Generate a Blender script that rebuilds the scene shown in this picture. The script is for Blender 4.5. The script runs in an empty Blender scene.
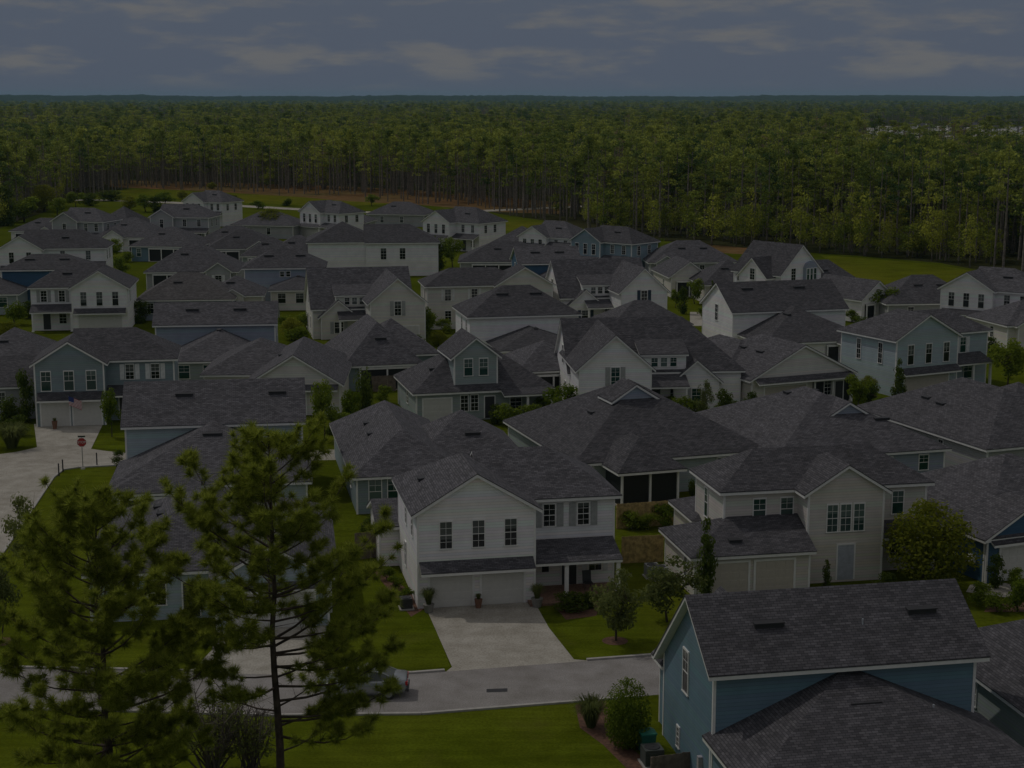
import bpy, math, random
from mathutils import Vector, Matrix
random.seed(11)
R = math.radians
sc = bpy.context.scene
COL = sc.collection

# ------------------------------------------------------------------ camera
CAMH, FPX, HORIZ = 30.7, 1600.0, 97.0
PITCH = math.atan((384 - HORIZ) / FPX)
CP, SP = math.cos(PITCH), math.sin(PITCH)
cd = bpy.data.cameras.new('camera'); cam = bpy.data.objects.new('camera', cd); COL.objects.link(cam)
cam.location = (0, 0, CAMH); cam.rotation_euler = (math.pi / 2 - PITCH, 0, 0)
cd.sensor_width = 36; cd.lens = FPX / 1024 * 36; cd.clip_start = .5; cd.clip_end = 40000
sc.camera = cam

def at(px, py, z=0.):
    """ground (or height z) point seen at a photograph position"""
    u = (px - 512) / FPX; v = (py - 384) / FPX
    dx, dy, dz = u, CP - v * SP, -SP - v * CP
    t = (z - CAMH) / dz
    return Vector((dx * t, dy * t, z))

# ------------------------------------------------------------------ materials
def new_mat(name):
    m = bpy.data.materials.new(name); m.use_nodes = True
    nt = m.node_tree; b = nt.nodes['Principled BSDF']
    return m, nt, b

def N(nt, t, **kw):
    n = nt.nodes.new(t)
    for k, v in kw.items():
        if k == 'ins':
            for kk, vv in v.items(): n.inputs[kk].default_value = vv
        else: setattr(n, k, v)
    return n

def L(nt, a, ao, b, bi): nt.links.new(a.outputs[ao], b.inputs[bi])

def noise_mix(nt, coord, scale, c1, c2, lo=.35, hi=.65, detail=4):
    n = N(nt, 'ShaderNodeTexNoise', ins={'Scale': scale, 'Detail': detail, 'Roughness': .6})
    L(nt, coord[0], coord[1], n, 'Vector')
    r = N(nt, 'ShaderNodeValToRGB')
    r.color_ramp.elements[0].position = lo; r.color_ramp.elements[1].position = hi
    r.color_ramp.elements[0].color = (*c1, 1); r.color_ramp.elements[1].color = (*c2, 1)
    L(nt, n, 'Fac', r, 'Fac')
    return r

def mat_plain(name, col, rough=.6, metal=0., var=.12, scale=3.):
    m, nt, b = new_mat(name)
    tc = N(nt, 'ShaderNodeTexCoord')
    r = noise_mix(nt, (tc, 'Object'), scale, [c * (1 - var) for c in col], [min(1, c * (1 + var)) for c in col])
    L(nt, r, 'Color', b, 'Base Color')
    b.inputs['Roughness'].default_value = rough; b.inputs['Metallic'].default_value = metal
    return m

def mat_siding(name, col, lap=.18, vertical=False):
    m, nt, b = new_mat(name)
    tc = N(nt, 'ShaderNodeTexCoord'); sx = N(nt, 'ShaderNodeSeparateXYZ'); L(nt, tc, 'Object', sx, 'Vector')
    d = N(nt, 'ShaderNodeMath', operation='DIVIDE'); d.inputs[1].default_value = lap
    L(nt, sx, 'Z', d, 0)
    f = N(nt, 'ShaderNodeMath', operation='FRACT'); L(nt, d, 0, f, 0)
    bp = N(nt, 'ShaderNodeBump', ins={'Strength': .35, 'Distance': .03}); bp.invert = True; L(nt, f, 0, bp, 'Height')
    L(nt, bp, 'Normal', b, 'Normal')
    fl = N(nt, 'ShaderNodeMath', operation='FLOOR'); L(nt, d, 0, fl, 0)
    wn = N(nt, 'ShaderNodeTexWhiteNoise', noise_dimensions='1D'); L(nt, fl, 0, wn, 'W')
    r = noise_mix(nt, (tc, 'Object'), .7, [c * .93 for c in col], [min(1, c * 1.05) for c in col])
    mm = N(nt, 'ShaderNodeMixRGB', blend_type='MULTIPLY', ins={'Fac': .12}); L(nt, r, 'Color', mm, 1); L(nt, wn, 'Color', mm, 2)
    gl = N(nt, 'ShaderNodeMath', operation='LESS_THAN'); gl.inputs[1].default_value = .10; L(nt, f, 0, gl, 0)
    dk = N(nt, 'ShaderNodeMixRGB', blend_type='MULTIPLY', ins={2: (.72, .72, .72, 1)}); L(nt, gl, 0, dk, 'Fac'); L(nt, mm, 0, dk, 1)
    L(nt, dk, 0, b, 'Base Color'); b.inputs['Roughness'].default_value = .6
    return m

def mat_shingle(name, c1, c2):
    m, nt, b = new_mat(name)
    uv = N(nt, 'ShaderNodeUVMap'); uv.uv_map = 'UVMap'
    br = N(nt, 'ShaderNodeTexBrick', ins={'Color1': (*c1, 1), 'Color2': (*c2, 1), 'Mortar': (c1[0] * .35, c1[1] * .35, c1[2] * .35, 1), 'Scale': 1., 'Mortar Size': .012, 'Mortar Smooth': .3, 'Bias': -.1, 'Brick Width': .30, 'Row Height': .14})
    L(nt, uv, 'UV', br, 'Vector')
    tc = N(nt, 'ShaderNodeTexCoord')
    st = noise_mix(nt, (tc, 'Object'), .9, (.80, .80, .80), (1.12, 1.12, 1.14), .3, .7, 6)
    m2 = N(nt, 'ShaderNodeMixRGB', blend_type='MULTIPLY', ins={'Fac': 1.}); L(nt, br, 'Color', m2, 1); L(nt, st, 'Color', m2, 2)
    # long rows of slightly different bundles
    mp = N(nt, 'ShaderNodeMapping'); mp.inputs['Scale'].default_value = (.35, 3.1, 1); L(nt, uv, 'UV', mp, 'Vector')
    rows = noise_mix(nt, (mp, 'Vector'), 1.7, (.62, .62, .63), (1.42, 1.40, 1.43), .36, .66, 3)
    m3 = N(nt, 'ShaderNodeMixRGB', blend_type='MULTIPLY', ins={'Fac': .45}); L(nt, m2, 0, m3, 1); L(nt, rows, 'Color', m3, 2)
    oi = N(nt, 'ShaderNodeObjectInfo')
    hs = N(nt, 'ShaderNodeMapRange', ins={'From Min': 0, 'From Max': 1, 'To Min': .78, 'To Max': 1.2}); L(nt, oi, 'Random', hs, 'Value')
    m4 = N(nt, 'ShaderNodeVectorMath', operation='SCALE'); L(nt, m3, 0, m4, 0); L(nt, hs, 0, m4, 'Scale')
    L(nt, m4, 0, b, 'Base Color')
    bp = N(nt, 'ShaderNodeBump', ins={'Strength': .5, 'Distance': .02}); L(nt, br, 'Fac', bp, 'Height'); bp.invert = True
    L(nt, bp, 'Normal', b, 'Normal')
    b.inputs['Roughness'].default_value = .85; b.inputs['Specular IOR Level'].default_value = .3
    return m

def mat_glass(name, col, rough=.08):
    m, nt, b = new_mat(name)
    tc = N(nt, 'ShaderNodeTexCoord'); oi = N(nt, 'ShaderNodeObjectInfo')
    sx = N(nt, 'ShaderNodeSeparateXYZ'); L(nt, tc, 'Object', sx, 'Vector')
    # a blind drawn a different way down in every window
    mr = N(nt, 'ShaderNodeMapRange', ins={'From Min': 0, 'From Max': 1, 'To Min': -.7, 'To Max': 1.6}); L(nt, oi, 'Random', mr, 'Value')
    gt = N(nt, 'ShaderNodeMath', operation='GREATER_THAN'); L(nt, sx, 'Z', gt, 0); L(nt, mr, 0, gt, 1)
    mx = N(nt, 'ShaderNodeMixRGB', ins={1: (*col, 1), 2: (.09 + col[0], .10 + col[1], .095 + col[2], 1)}); L(nt, gt, 0, mx, 'Fac')
    L(nt, mx, 0, b, 'Base Color')
    b.inputs['Roughness'].default_value = rough; b.inputs['Specular IOR Level'].default_value = .6
    return m

def mat_leaf(name, c1, c2, trans=.35, objw=.4):
    m = bpy.data.materials.new(name); m.use_nodes = True; nt = m.node_tree; nt.nodes.clear()
    out = N(nt, 'ShaderNodeOutputMaterial')
    ge = N(nt, 'ShaderNodeNewGeometry'); oi = N(nt, 'ShaderNodeObjectInfo')
    ml = N(nt, 'ShaderNodeMath', operation='MULTIPLY_ADD'); L(nt, oi, 'Random', ml, 0); ml.inputs[1].default_value = objw; iw = N(nt, 'ShaderNodeMath', operation='MULTIPLY'); L(nt, ge, 'Random Per Island', iw, 0); iw.inputs[1].default_value = 1 - objw; L(nt, iw, 0, ml, 2)
    r = N(nt, 'ShaderNodeValToRGB'); r.color_ramp.elements[0].color = (*c1, 1); r.color_ramp.elements[1].color = (*c2, 1)
    r.color_ramp.elements[0].position = .15; r.color_ramp.elements[1].position = .85
    L(nt, ml, 0, r, 'Fac')
    df = N(nt, 'ShaderNodeBsdfDiffuse'); tr = N(nt, 'ShaderNodeBsdfTranslucent'); mx = N(nt, 'ShaderNodeMixShader', ins={'Fac': trans})
    tcol = N(nt, 'ShaderNodeVectorMath', operation='SCALE'); tcol.inputs['Scale'].default_value = 1.75; L(nt, r, 'Color', tcol, 0)
    L(nt, r, 'Color', df, 'Color'); L(nt, tcol, 0, tr, 'Color')
    L(nt, df, 0, mx, 1); L(nt, tr, 0, mx, 2); L(nt, mx, 0, out, 'Surface')
    return m

def mat_ground(name, stops, rough=.95, scales=(.03, .4, 6.), streak=False):
    """several sizes of mottling over one another"""
    m, nt, b = new_mat(name)
    tc = N(nt, 'ShaderNodeTexCoord')
    a = noise_mix(nt, (tc, 'Object'), scales[0], stops[0], stops[1], .3, .7, 6)
    c = noise_mix(nt, (tc, 'Object'), scales[1], (.78, .78, .74), (1.18, 1.2, 1.2), .3, .7, 5)
    d = noise_mix(nt, (tc, 'Object'), scales[2], (.75, .75, .75), (1.25, 1.25, 1.25), .3, .7, 5)
    m1 = N(nt, 'ShaderNodeMixRGB', blend_type='MULTIPLY', ins={'Fac': 1.}); L(nt, a, 'Color', m1, 1); L(nt, c, 'Color', m1, 2)
    m2 = N(nt, 'ShaderNodeMixRGB', blend_type='MULTIPLY', ins={'Fac': 1.}); L(nt, m1, 0, m2, 1); L(nt, d, 'Color', m2, 2)
    if streak:
        mp = N(nt, 'ShaderNodeMapping'); mp.inputs['Scale'].default_value = (.12, 1.5, 1); mp.inputs['Rotation'].default_value = (0, 0, R(-11)); L(nt, tc, 'Object', mp, 'Vector')
        e = noise_mix(nt, (mp, 'Vector'), 1.1, (.80, .78, .8), (1.2, 1.16, 1.2), .36, .66, 5)
        m3 = N(nt, 'ShaderNodeMixRGB', blend_type='MULTIPLY', ins={'Fac': .8}); L(nt, m2, 0, m3, 1); L(nt, e, 'Color', m3, 2)
        dry = noise_mix(nt, (tc, 'Object'), .23, (0, 0, 0), (1, 1, 1), .55, .78, 7)
        m4 = N(nt, 'ShaderNodeMixRGB', ins={2: (.135, .125, .03, 1)}); dm = N(nt, 'ShaderNodeMath', operation='MULTIPLY'); L(nt, dry, 'Color', dm, 0); dm.inputs[1].default_value = .55; L(nt, dm, 0, m4, 'Fac'); L(nt, m3, 0, m4, 1); m2 = m4
    L(nt, m2, 0, b, 'Base Color'); b.inputs['Roughness'].default_value = rough
    b.inputs['Specular IOR Level'].default_value = .0
    return m

WHITE = mat_siding('siding_white', (.90, .892, .865))
CREAM = mat_siding('siding_cream', (.72, .70, .63))
TAN = mat_siding('siding_tan', (.66, .63, .56))
PALEBLUE = mat_siding('siding_pale_blue', (.43, .52, .54))
STEELB = mat_siding('siding_steel_blue', (.27, .37, .42))
BLUEGREY = mat_siding('siding_blue_grey', (.26, .33, .345))
TEAL = mat_siding('siding_teal', (.165, .27, .33))
NAVY = mat_siding('siding_navy', (.045, .12, .21))
SLATE = mat_siding('siding_slate', (.33, .38, .45))
SAGE = mat_siding('siding_sage', (.36, .42, .41))
GREY = mat_siding('siding_grey', (.42, .43, .43))
TRIM = mat_plain('trim_white', (.82, .815, .79), .5, var=.05)
SHING = mat_shingle('shingle_charcoal', (.072, .070, .077), (.138, .133, .142))
SHING2 = mat_shingle('shingle_brown_grey', (.084, .078, .078), (.142, .134, .132))
VENT = mat_plain('vent_dark', (.03, .03, .034), .6)
GL_D = mat_glass('glass_dark', (.012, .016, .018))
GL_T = mat_glass('glass_green', (.010, .05, .042))
SCREEN = mat_plain('screen_shade_dark', (.016, .018, .02), .5)  # porch screens, and the painted shade of open porches
SHUT_G = mat_plain('shutter_grey', (.38, .39, .38), .6)
SHUT_W = mat_plain('shutter_white', (.74, .75, .74), .6)
SHUT_N = mat_plain('shutter_navy', (.03, .055, .085), .6)
GDOOR = mat_plain('garage_door_white', (.66, .65, .61), .5, var=.04)
GDOORC = mat_plain('garage_door_cream', (.55, .50, .43), .5, var=.04)
DOORB = mat_plain('door_dark', (.05, .05, .055), .4)
DOORGREY = mat_plain('door_grey', (.42, .45, .50), .4)
BRICK = mat_plain('stoop_brick', (.22, .13, .09), .8, var=.3, scale=8)
WOOD = mat_plain('fence_wood', (.40, .29, .12), .8, var=.4, scale=3.5)
WOODG = mat_plain('fence_weathered', (.19, .15, .12), .8, var=.3, scale=2.5)
BARK = mat_plain('bark', (.075, .055, .042), .9, var=.4, scale=4)
BARKF = mat_plain('bark_forest', (.21, .18, .155), .9, var=.4, scale=2)
CONCRETE = mat_ground('concrete', ((.37, .34, .30), (.45, .42, .375)), .9, (.06, .7, 9.))
ASPHALT = mat_ground('asphalt_grey', ((.27, .25, .245), (.32, .30, .29)), .9, (.05, .5, 14.))
GRASS = mat_ground('lawn', ((.078, .108, .006), (.118, .138, .012)), .95, (.06, .5, 7.), True)
GROUND = mat_ground('ground_grass', ((.06, .085, .004), (.10, .12, .01)), .95, (.012, .12, 3.), True)
FLOOR = mat_ground('forest_floor', ((.035, .040, .016), (.06, .055, .024)), .95, (.02, .15, 2.))
SOIL = mat_ground('bare_soil', ((.20, .10, .05), (.15, .12, .05)), .95, (.03, .3, 4.))
SAND = mat_ground('pale_sand', ((.42, .40, .38), (.34, .33, .31)), .95, (.01, .1, 2.))
FIELD = mat_ground('meadow', ((.085, .115, .006), (.14, .14, .014)), .95, (.02, .2, 3.), True)
MULCH = mat_plain('mulch', (.13, .065, .04), .95, var=.35, scale=5)
CURB = mat_plain('kerb_concrete', (.42, .40, .37), .85, var=.12)

# ------------------------------------------------------------------ mesh builder
class MB:
    def __init__(s): s.v = []; s.f = []; s.mi = []; s.uv = {}
    def poly(s, pts, mi=0, uv=None):
        i = len(s.v); s.v += [tuple(p) for p in pts]; s.f.append(tuple(range(i, i + len(pts)))); s.mi.append(mi)
        if uv: s.uv[len(s.f) - 1] = uv
    def box(s, x0, x1, y0, y1, z0, z1, mi=0):
        P = [(x0, y0, z0), (x1, y0, z0), (x1, y1, z0), (x0, y1, z0), (x0, y0, z1), (x1, y0, z1), (x1, y1, z1), (x0, y1, z1)]
        i = len(s.v); s.v += P
        for q in ((0, 3, 2, 1), (4, 5, 6, 7), (0, 1, 5, 4), (1, 2, 6, 5), (2, 3, 7, 6), (3, 0, 4, 7)):
            s.f.append(tuple(i + k for k in q)); s.mi.append(mi)
    def prism(s, pts, d, mi=0):
        """extrude a planar polygon by vector d"""
        i = len(s.v); n = len(pts); d = Vector(d)
        s.v += [tuple(p) for p in pts] + [tuple(Vector(p) + d) for p in pts]
        s.f.append(tuple(i + k for k in range(n))[::-1]); s.f.append(tuple(i + n + k for k in range(n))); s.mi += [mi, mi]
        for k in range(n):
            s.f.append((i + k, i + (k + 1) % n, i + n + (k + 1) % n, i + n + k)); s.mi.append(mi)
    def tube(s, pts, rads, n=8, mi=0, cap=True):
        rings = []
        for k, p in enumerate(pts):
            p = Vector(p)
            a = Vector(pts[max(0, k - 1)]); b = Vector(pts[min(len(pts) - 1, k + 1)])
            t = (b - a).normalized()
            up = Vector((0, 0, 1)) if abs(t.z) < .9 else Vector((1, 0, 0))
            x = t.cross(up).normalized(); y = x.cross(t)
            i = len(s.v)
            for j in range(n):
                an = 2 * math.pi * j / n
                s.v.append(tuple(p + (x * math.cos(an) + y * math.sin(an)) * rads[k]))
            rings.append(i)
        for k in range(len(rings) - 1):
            for j in range(n):
                a, b = rings[k], rings[k + 1]
                s.f.append((a + j, a + (j + 1) % n, b + (j + 1) % n, b + j)); s.mi.append(mi)
        if cap:
            s.f.append(tuple(rings[-1] + j for j in range(n))); s.mi.append(mi)
            s.f.append(tuple(rings[0] + j for j in range(n))[::-1]); s.mi.append(mi)
    def mesh(s, name, mats, smooth=False):
        me = bpy.data.meshes.new(name); me.from_pydata(s.v, [], s.f)
        for m in (mats if isinstance(mats, (list, tuple)) else [mats]): me.materials.append(m)
        me.polygons.foreach_set('material_index', s.mi)
        if s.uv:
            ul = me.uv_layers.new(name='UVMap')
            for fi, uvs in s.uv.items():
                for li, q in zip(me.polygons[fi].loop_indices, uvs): ul.data[li].uv = q
        if smooth: me.polygons.foreach_set('use_smooth', [True] * len(me.polygons))
        me.update()
        return me
    def build(s, name, mats, parent=None, smooth=False):
        return link(name, s.mesh(name, mats, smooth), parent)

def link(name, me, parent=None, loc=None, rz=0):
    o = bpy.data.objects.new(name, me); COL.objects.link(o)
    if parent: o.parent = parent
    if loc is not None: o.location = loc
    if rz: o.rotation_euler = (0, 0, rz)
    return o

def tag(o, label=None, cat=None, group=None, kind=None):
    if label: o['label'] = label
    if cat: o['category'] = cat
    if group: o['group'] = group
    if kind: o['kind'] = kind
    return o

def empty(name, loc, rz=0):
    o = bpy.data.objects.new(name, None); COL.objects.link(o); o.location = loc; o.rotation_euler = (0, 0, rz)
    o.empty_display_size = .3
    return o

def slab(mb, polys, up, dn, uv=False, mi=0):
    """thick sheet from coplanar-edged polygons: top raised by up, bottom lowered by dn, open edges closed"""
    edges = {}
    key = lambda p: (round(p[0], 3), round(p[1], 3), round(p[2], 3))
    U = Vector((0, 0, up)); D = Vector((0, 0, -dn))
    for po in polys:
        q = []
        for p in po:
            if not q or key(p) != key(q[-1]): q.append(Vector(p))
        if len(q) > 2 and key(q[0]) == key(q[-1]): q.pop()
        if len(q) < 3: continue
        n = (q[1] - q[0]).cross(q[2] - q[0]).normalized()
        if n.z < 0: q.reverse(); n = -n
        h = Vector((-n.y, n.x, 0))
        if h.length < 1e-4: h = Vector((1, 0, 0))
        h.normalize(); sl = n.cross(h)
        mb.poly([p + U for p in q], mi, [(p.dot(h), p.dot(sl)) for p in q] if uv else None)
        mb.poly([p + D for p in reversed(q)], mi, [(p.dot(h), p.dot(sl)) for p in reversed(q)] if uv else None)
        for a, b in zip(q, q[1:] + q[:1]):
            k = (key(a), key(b))
            if (k[1], k[0]) in edges: edges.pop((k[1], k[0]))
            else: edges[k] = (a, b)
    for a, b in edges.values():
        t = (b - a).length
        mb.poly([a + D, b + D, b + U, a + U], mi, [(0, 0), (t, 0), (t, .1), (0, .1)] if uv else None)

# ------------------------------------------------------------------ window / door stock (shared meshes)
_stock = {}
def window_meshes(w, h, glass, grid):
    k = (round(w, 2), round(h, 2), glass.name, grid)
    if k not in _stock:
        f = MB(); t = .065
        f.box(-w / 2 - t, w / 2 + t, -.05, .02, h / 2, h / 2 + t + .03); f.box(-w / 2 - t - .03, w / 2 + t + .03, -.07, .02, -h / 2 - t, -h / 2)
        f.box(-w / 2 - t, -w / 2, -.05, .02, -h / 2, h / 2); f.box(w / 2, w / 2 + t, -.05, .02, -h / 2, h / 2)
        f.box(-w / 2, w / 2, -.04, .02, -.022, .022)
        if grid:
            for s_ in ((.03, h / 2),) if grid == 1 else ((.03, h / 2), (-h / 2, -.03)):
                f.box(-.010, .010, -.033, .02, s_[0], s_[1])
                zc = (s_[0] + s_[1]) / 2; f.box(-w / 2, w / 2, -.031, .02, zc - .010, zc + .010)
        g = MB(); g.box(-w / 2, w / 2, -.022, .01, -h / 2, h / 2)
        _stock[k] = (f.mesh('frame', TRIM), g.mesh('pane', glass))
    return _stock[k]

class House:
    def __init__(s, label, anchor, rot, wall, roof=SHING, group=None, cat='house', name='house'):
        p = at(*anchor); s.p = p; s.rot = R(rot)
        s.root = empty(name, (p.x, p.y, 0), s.rot); tag(s.root, label, cat, group)
        s.wall = wall; s.w = {}; s.rf = MB(); s.fa = MB(); s.tr = MB(); s.pt = MB(); s.roofmat = roof; s.i = 0; s.vents = []; s.vols = []
    def W(s, mat):
        mat = mat or s.wall
        return s.w.setdefault(mat.name, (MB(), mat))[0]
    def vol(s, x0, x1, y0, y1, ze, axis='x', ends='gg', pitch=.6, mat=None, z0=0., o=.4, mid=None, walls=True, boards=True, pitch2=None):
        e = .004 * s.i; s.i += 1
        x0 += e; x1 -= e; y0 += e; y1 -= e; ze = ze - e; o = o - e
        tf = (lambda x, y, z: (x, y, z)) if axis == 'x' else (lambda x, y, z: (y, x, z))
        a0, a1, b0, b1 = (x0, x1, y0, y1) if axis == 'x' else (y0, y1, x0, x1)
        og = o * .75
        A0 = a0 - (og if ends[0] == 'g' else o if ends[0] == 'h' else -.02); A1 = a1 + (og if ends[1] == 'g' else o if ends[1] == 'h' else -.02)
        B0, B1 = b0 - o, b1 + o
        m = (b0 + b1) / 2 if mid is None else mid
        half = m - B0; zb = ze - o * pitch + .28; zr = zb + half * pitch
        p2 = pitch2 or pitch; zb1 = zr - (B1 - m) * p2
        ra = A0 + (half if ends[0] == 'h' else 0); rb = A1 - (half if ends[1] == 'h' else 0)
        if ra > rb:
            c = (ra + rb) / 2 if ends == 'hh' else (rb if ends[1] == 'h' else ra)
            if ends == 'hh': ra = rb = c
            else: ra = rb = max(A0, min(A1, c))
            if ends == 'hh': pass
        polys = [[tf(A0, B0, zb), tf(A1, B0, zb), tf(rb, m, zr), tf(ra, m, zr)], [tf(A1, B1, zb1), tf(A0, B1, zb1), tf(ra, m, zr), tf(rb, m, zr)]]
        if ends[0] == 'h': polys.append([tf(A0, B1, zb1), tf(A0, B0, zb), tf(ra, m, zr)])
        if ends[1] == 'h': polys.append([tf(A1, B0, zb), tf(A1, B1, zb1), tf(rb, m, zr)])
        slab(s.rf, polys, 0, .06, True)
        # fascia: same outline drawn in a hair, hanging below the shingles
        cx = sum(q[0] for po in polys for q in po) / sum(len(po) for po in polys)
        sh = lambda q: (q[0] + (.025 if q[0] < (x0 + x1) / 2 - .3 else -.025 if q[0] > (x0 + x1) / 2 + .3 else 0), q[1] + (.025 if q[1] < (y0 + y1) / 2 - .3 else -.025 if q[1] > (y0 + y1) / 2 + .3 else 0), q[2] - .055)
        slab(s.fa, [[sh(q) for q in po] for po in polys], 0, .19)
        if walls:
            wm = s.W(mat)
            B = [tf(a0, b0, 0), tf(a1, b0, 0), tf(a1, b1, 0), tf(a0, b1, 0)]
            def zat(b): return zr - .2 - abs(b - m) * (pitch if b < m else p2)
            ztop = lambda b: min(zat(b), zat(b))
            for (pa, pb, ba, bb, gable) in ((0, 1, b0, b0, False), (1, 2, b0, b1, ends[1] == 'g'), (2, 3, b1, b1, False), (3, 0, b1, b0, ends[0] == 'g')):
                P, Q = B[pa], B[pb]
                za, zc = (ztop(ba), ztop(bb)) if (gable or ba == bb) else (min(ztop(ba), ztop(bb)),) * 2
                pts = [(P[0], P[1], z0), (Q[0], Q[1], z0), (Q[0], Q[1], zc)]
                if gable:
                    M = tf(a1 if pa == 1 else a0, m, 0); pts.append((M[0], M[1], zr - .2))
                pts.append((P[0], P[1], za))
                wm.poly(pts if axis == 'x' else pts[::-1])
            if boards:
                for (x, y) in ((x0, y0), (x1, y0), (x1, y1), (x0, y1)):
                    zt = zat(y if axis == 'x' else x) - .03
                    s.W(mat).box(x - .025 if x == x0 else x - .11, x + .11 if x == x0 else x + .025, y - .025 if y == y0 else y - .11, y + .11 if y == y0 else y + .025, z0, zt, 1)
        v = dict(A0=A0, A1=A1, B0=B0, B1=B1, m=m, zb=zb, zr=zr, axis=axis, pitch=pitch, ends=ends)
        s.vols.append(v); return v
    def shed(s, x0, x1, y0, y1, zlow, zhigh, mat=None, z0=0., dirn='S', o=.25, walls=True, roofmat=None):
        """single slope falling towards S (low at y0)"""
        e = .004 * s.i; s.i += 1; x0 += e; x1 -= e; y0 += e
        sl = (zhigh - zlow) / (y1 - y0)
        po = [(x0 - o, y0 - o, zlow - o * sl + .26), (x1 + o, y0 - o, zlow - o * sl + .26), (x1 + o, y1, zhigh + .26), (x0 - o, y1, zhigh + .26)]
        slab(s.rf, [po], 0, .06, True); slab(s.fa, [[(x0 - o + .025, y0 - o + .025, po[0][2] - .055), (x1 + o - .025, y0 - o + .025, po[0][2] - .055), (x1 + o - .025, y1, po[2][2] - .055), (x0 - o + .025, y1, po[2][2] - .055)]], 0, .17)
        if walls:
            wm = s.W(mat)
            wm.poly([(x0, y0, z0), (x1, y0, z0), (x1, y0, zlow + .06), (x0, y0, zlow + .06)])
            wm.poly([(x1, y0, z0), (x1, y1, z0), (x1, y1, zhigh + .06), (x1, y0, zlow + .06)])
            wm.poly([(x0, y1, z0), (x0, y0, z0), (x0, y0, zlow + .06), (x0, y1, zhigh + .06)])
    def pent(s, x0, x1, y, depth, zhigh, zlow, side='S', mat=None):
        """small lean-to roof on a wall"""
        if side == 'S': q = [(x0, y - depth, zlow), (x1, y - depth, zlow), (x1, y, zhigh), (x0, y, zhigh)]
        elif side == 'W': q = [(y - depth, x1, zlow), (y - depth, x0, zlow), (y, x0, zhigh), (y, x1, zhigh)]
        elif side == 'E': q = [(y + depth, x0, zlow), (y + depth, x1, zlow), (y, x1, zhigh), (y, x0, zhigh)]
        slab(s.pt, [q], .05, .0, True)
        cx = sum(p[0] for p in q) / 4; cy = sum(p[1] for p in q) / 4
        slab(s.fa, [[(p[0] + .02 * (1 if p[0] < cx else -1), p[1] + .02 * (1 if p[1] < cy else -1), p[2] - .003) for p in q]], 0, .16)
    def place(s, me, name, side, c, a, z, off=0., parent=None):
        o = link(name, me, parent or s.root)
        rz = {'S': 0, 'W': -math.pi / 2, 'E': math.pi / 2, 'N': math.pi}[side]
        loc = {'S': (a, c - off, z), 'W': (c - off, a, z), 'E': (c + off, a, z), 'N': (a, c + off, z)}[side]
        o.location = loc; o.rotation_euler = (0, 0, rz); return o
    def win(s, side, c, a, z, w=.75, h=1.5, glass=None, grid=2, shut=None, shw=.42):
        f, g = window_meshes(w, h, glass or GL_D, grid)
        fr = s.place(f, 'window', side, c, a, z, .012)
        pn = link('pane', g, fr)
        if shut:
            k = ('sh', round(h, 2), shut.name)
            if k not in _stock:
                m = MB(); m.box(-shw / 2, shw / 2, -.045, .01, -h / 2 - .06, h / 2 + .06)
                m.box(-shw / 2 + .06, shw / 2 - .06, -.055, -.044, -h / 2 + .02, -.05); m.box(-shw / 2 + .06, shw / 2 - .06, -.055, -.044, .05, h / 2 - .02)
                _stock[k] = m.mesh('shutter', shut)
            for sg in (-1, 1):
                sh = link('shutter', _stock[k], fr, (sg * (w / 2 + .13 + shw / 2), 0, 0))
    def gdoor(s, side, c, a0, a1, h=2.15, mat=None):
        w = a1 - a0; k = ('gd', round(w, 2), (mat or GDOOR).name)
        if k not in _stock:
            m = MB(); m.box(-w / 2, w / 2, -.02, .01, 0, h)
            nc = max(2, round(w / .62))
            for r_ in range(4):
                for c_ in range(nc):
                    xa = -w / 2 + w * c_ / nc; z_ = h * r_ / 4
                    m.box(xa + .07, xa + w / nc - .07, -.035, -.019, z_ + .09, z_ + h / 4 - .09)
            _stock[k] = m.mesh('garage_door', mat or GDOOR)
            t = MB(); t.box(-w / 2 - .14, -w / 2, -.06, .01, 0, h + .14); t.box(w / 2, w / 2 + .14, -.06, .01, 0, h + .14); t.box(-w / 2, w / 2, -.06, .01, h, h + .14)
            _stock[k + ('t',)] = t.mesh('door_frame', TRIM)
        d = s.place(_stock[k], 'garage_door', side, c, (a0 + a1) / 2, .02, .012)
        link('door_frame', _stock[k + ('t',)], d)
    def door(s, side, c, a, mat=None, w=.95, h=2.1, z=.15):
        k = ('door', w, h, (mat or DOORB).name)
        if k not in _stock:
            m = MB(); m.box(-w / 2, w / 2, -.03, .01, 0, h); m.box(-w / 2 + .14, w / 2 - .14, -.042, -.029, h * .5, h - .16); m.box(-w / 2 + .14, w / 2 - .14, -.042, -.029, .16, h * .42)
            _stock[k] = m.mesh('door', mat or DOORB)
            t = MB(); t.box(-w / 2 - .1, -w / 2, -.05, .01, 0, h + .1); t.box(w / 2, w / 2 + .1, -.05, .01, 0, h + .1); t.box(-w / 2, w / 2, -.05, .01, h, h + .1)
            _stock[k + ('t',)] = t.mesh('door_frame', TRIM)
        d = s.place(_stock[k], 'door', side, c, a, z, .012); link('door_frame', _stock[k + ('t',)], d)
    def col(s, x, y, h, z=0., r=.11):
        k = ('col', round(h, 2), r)
        if k not in _stock:
            m = MB(); m.box(-r, r, -r, r, 0, h); m.box(-r - .05, r + .05, -r - .05, r + .05, .0, .16); m.box(-r - .04, r + .04, -r - .04, r + .04, h - .14, h - .002)
            _stock[k] = m.mesh('column', TRIM)
        link('column', _stock[k], s.root, (x, y, z))
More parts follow.
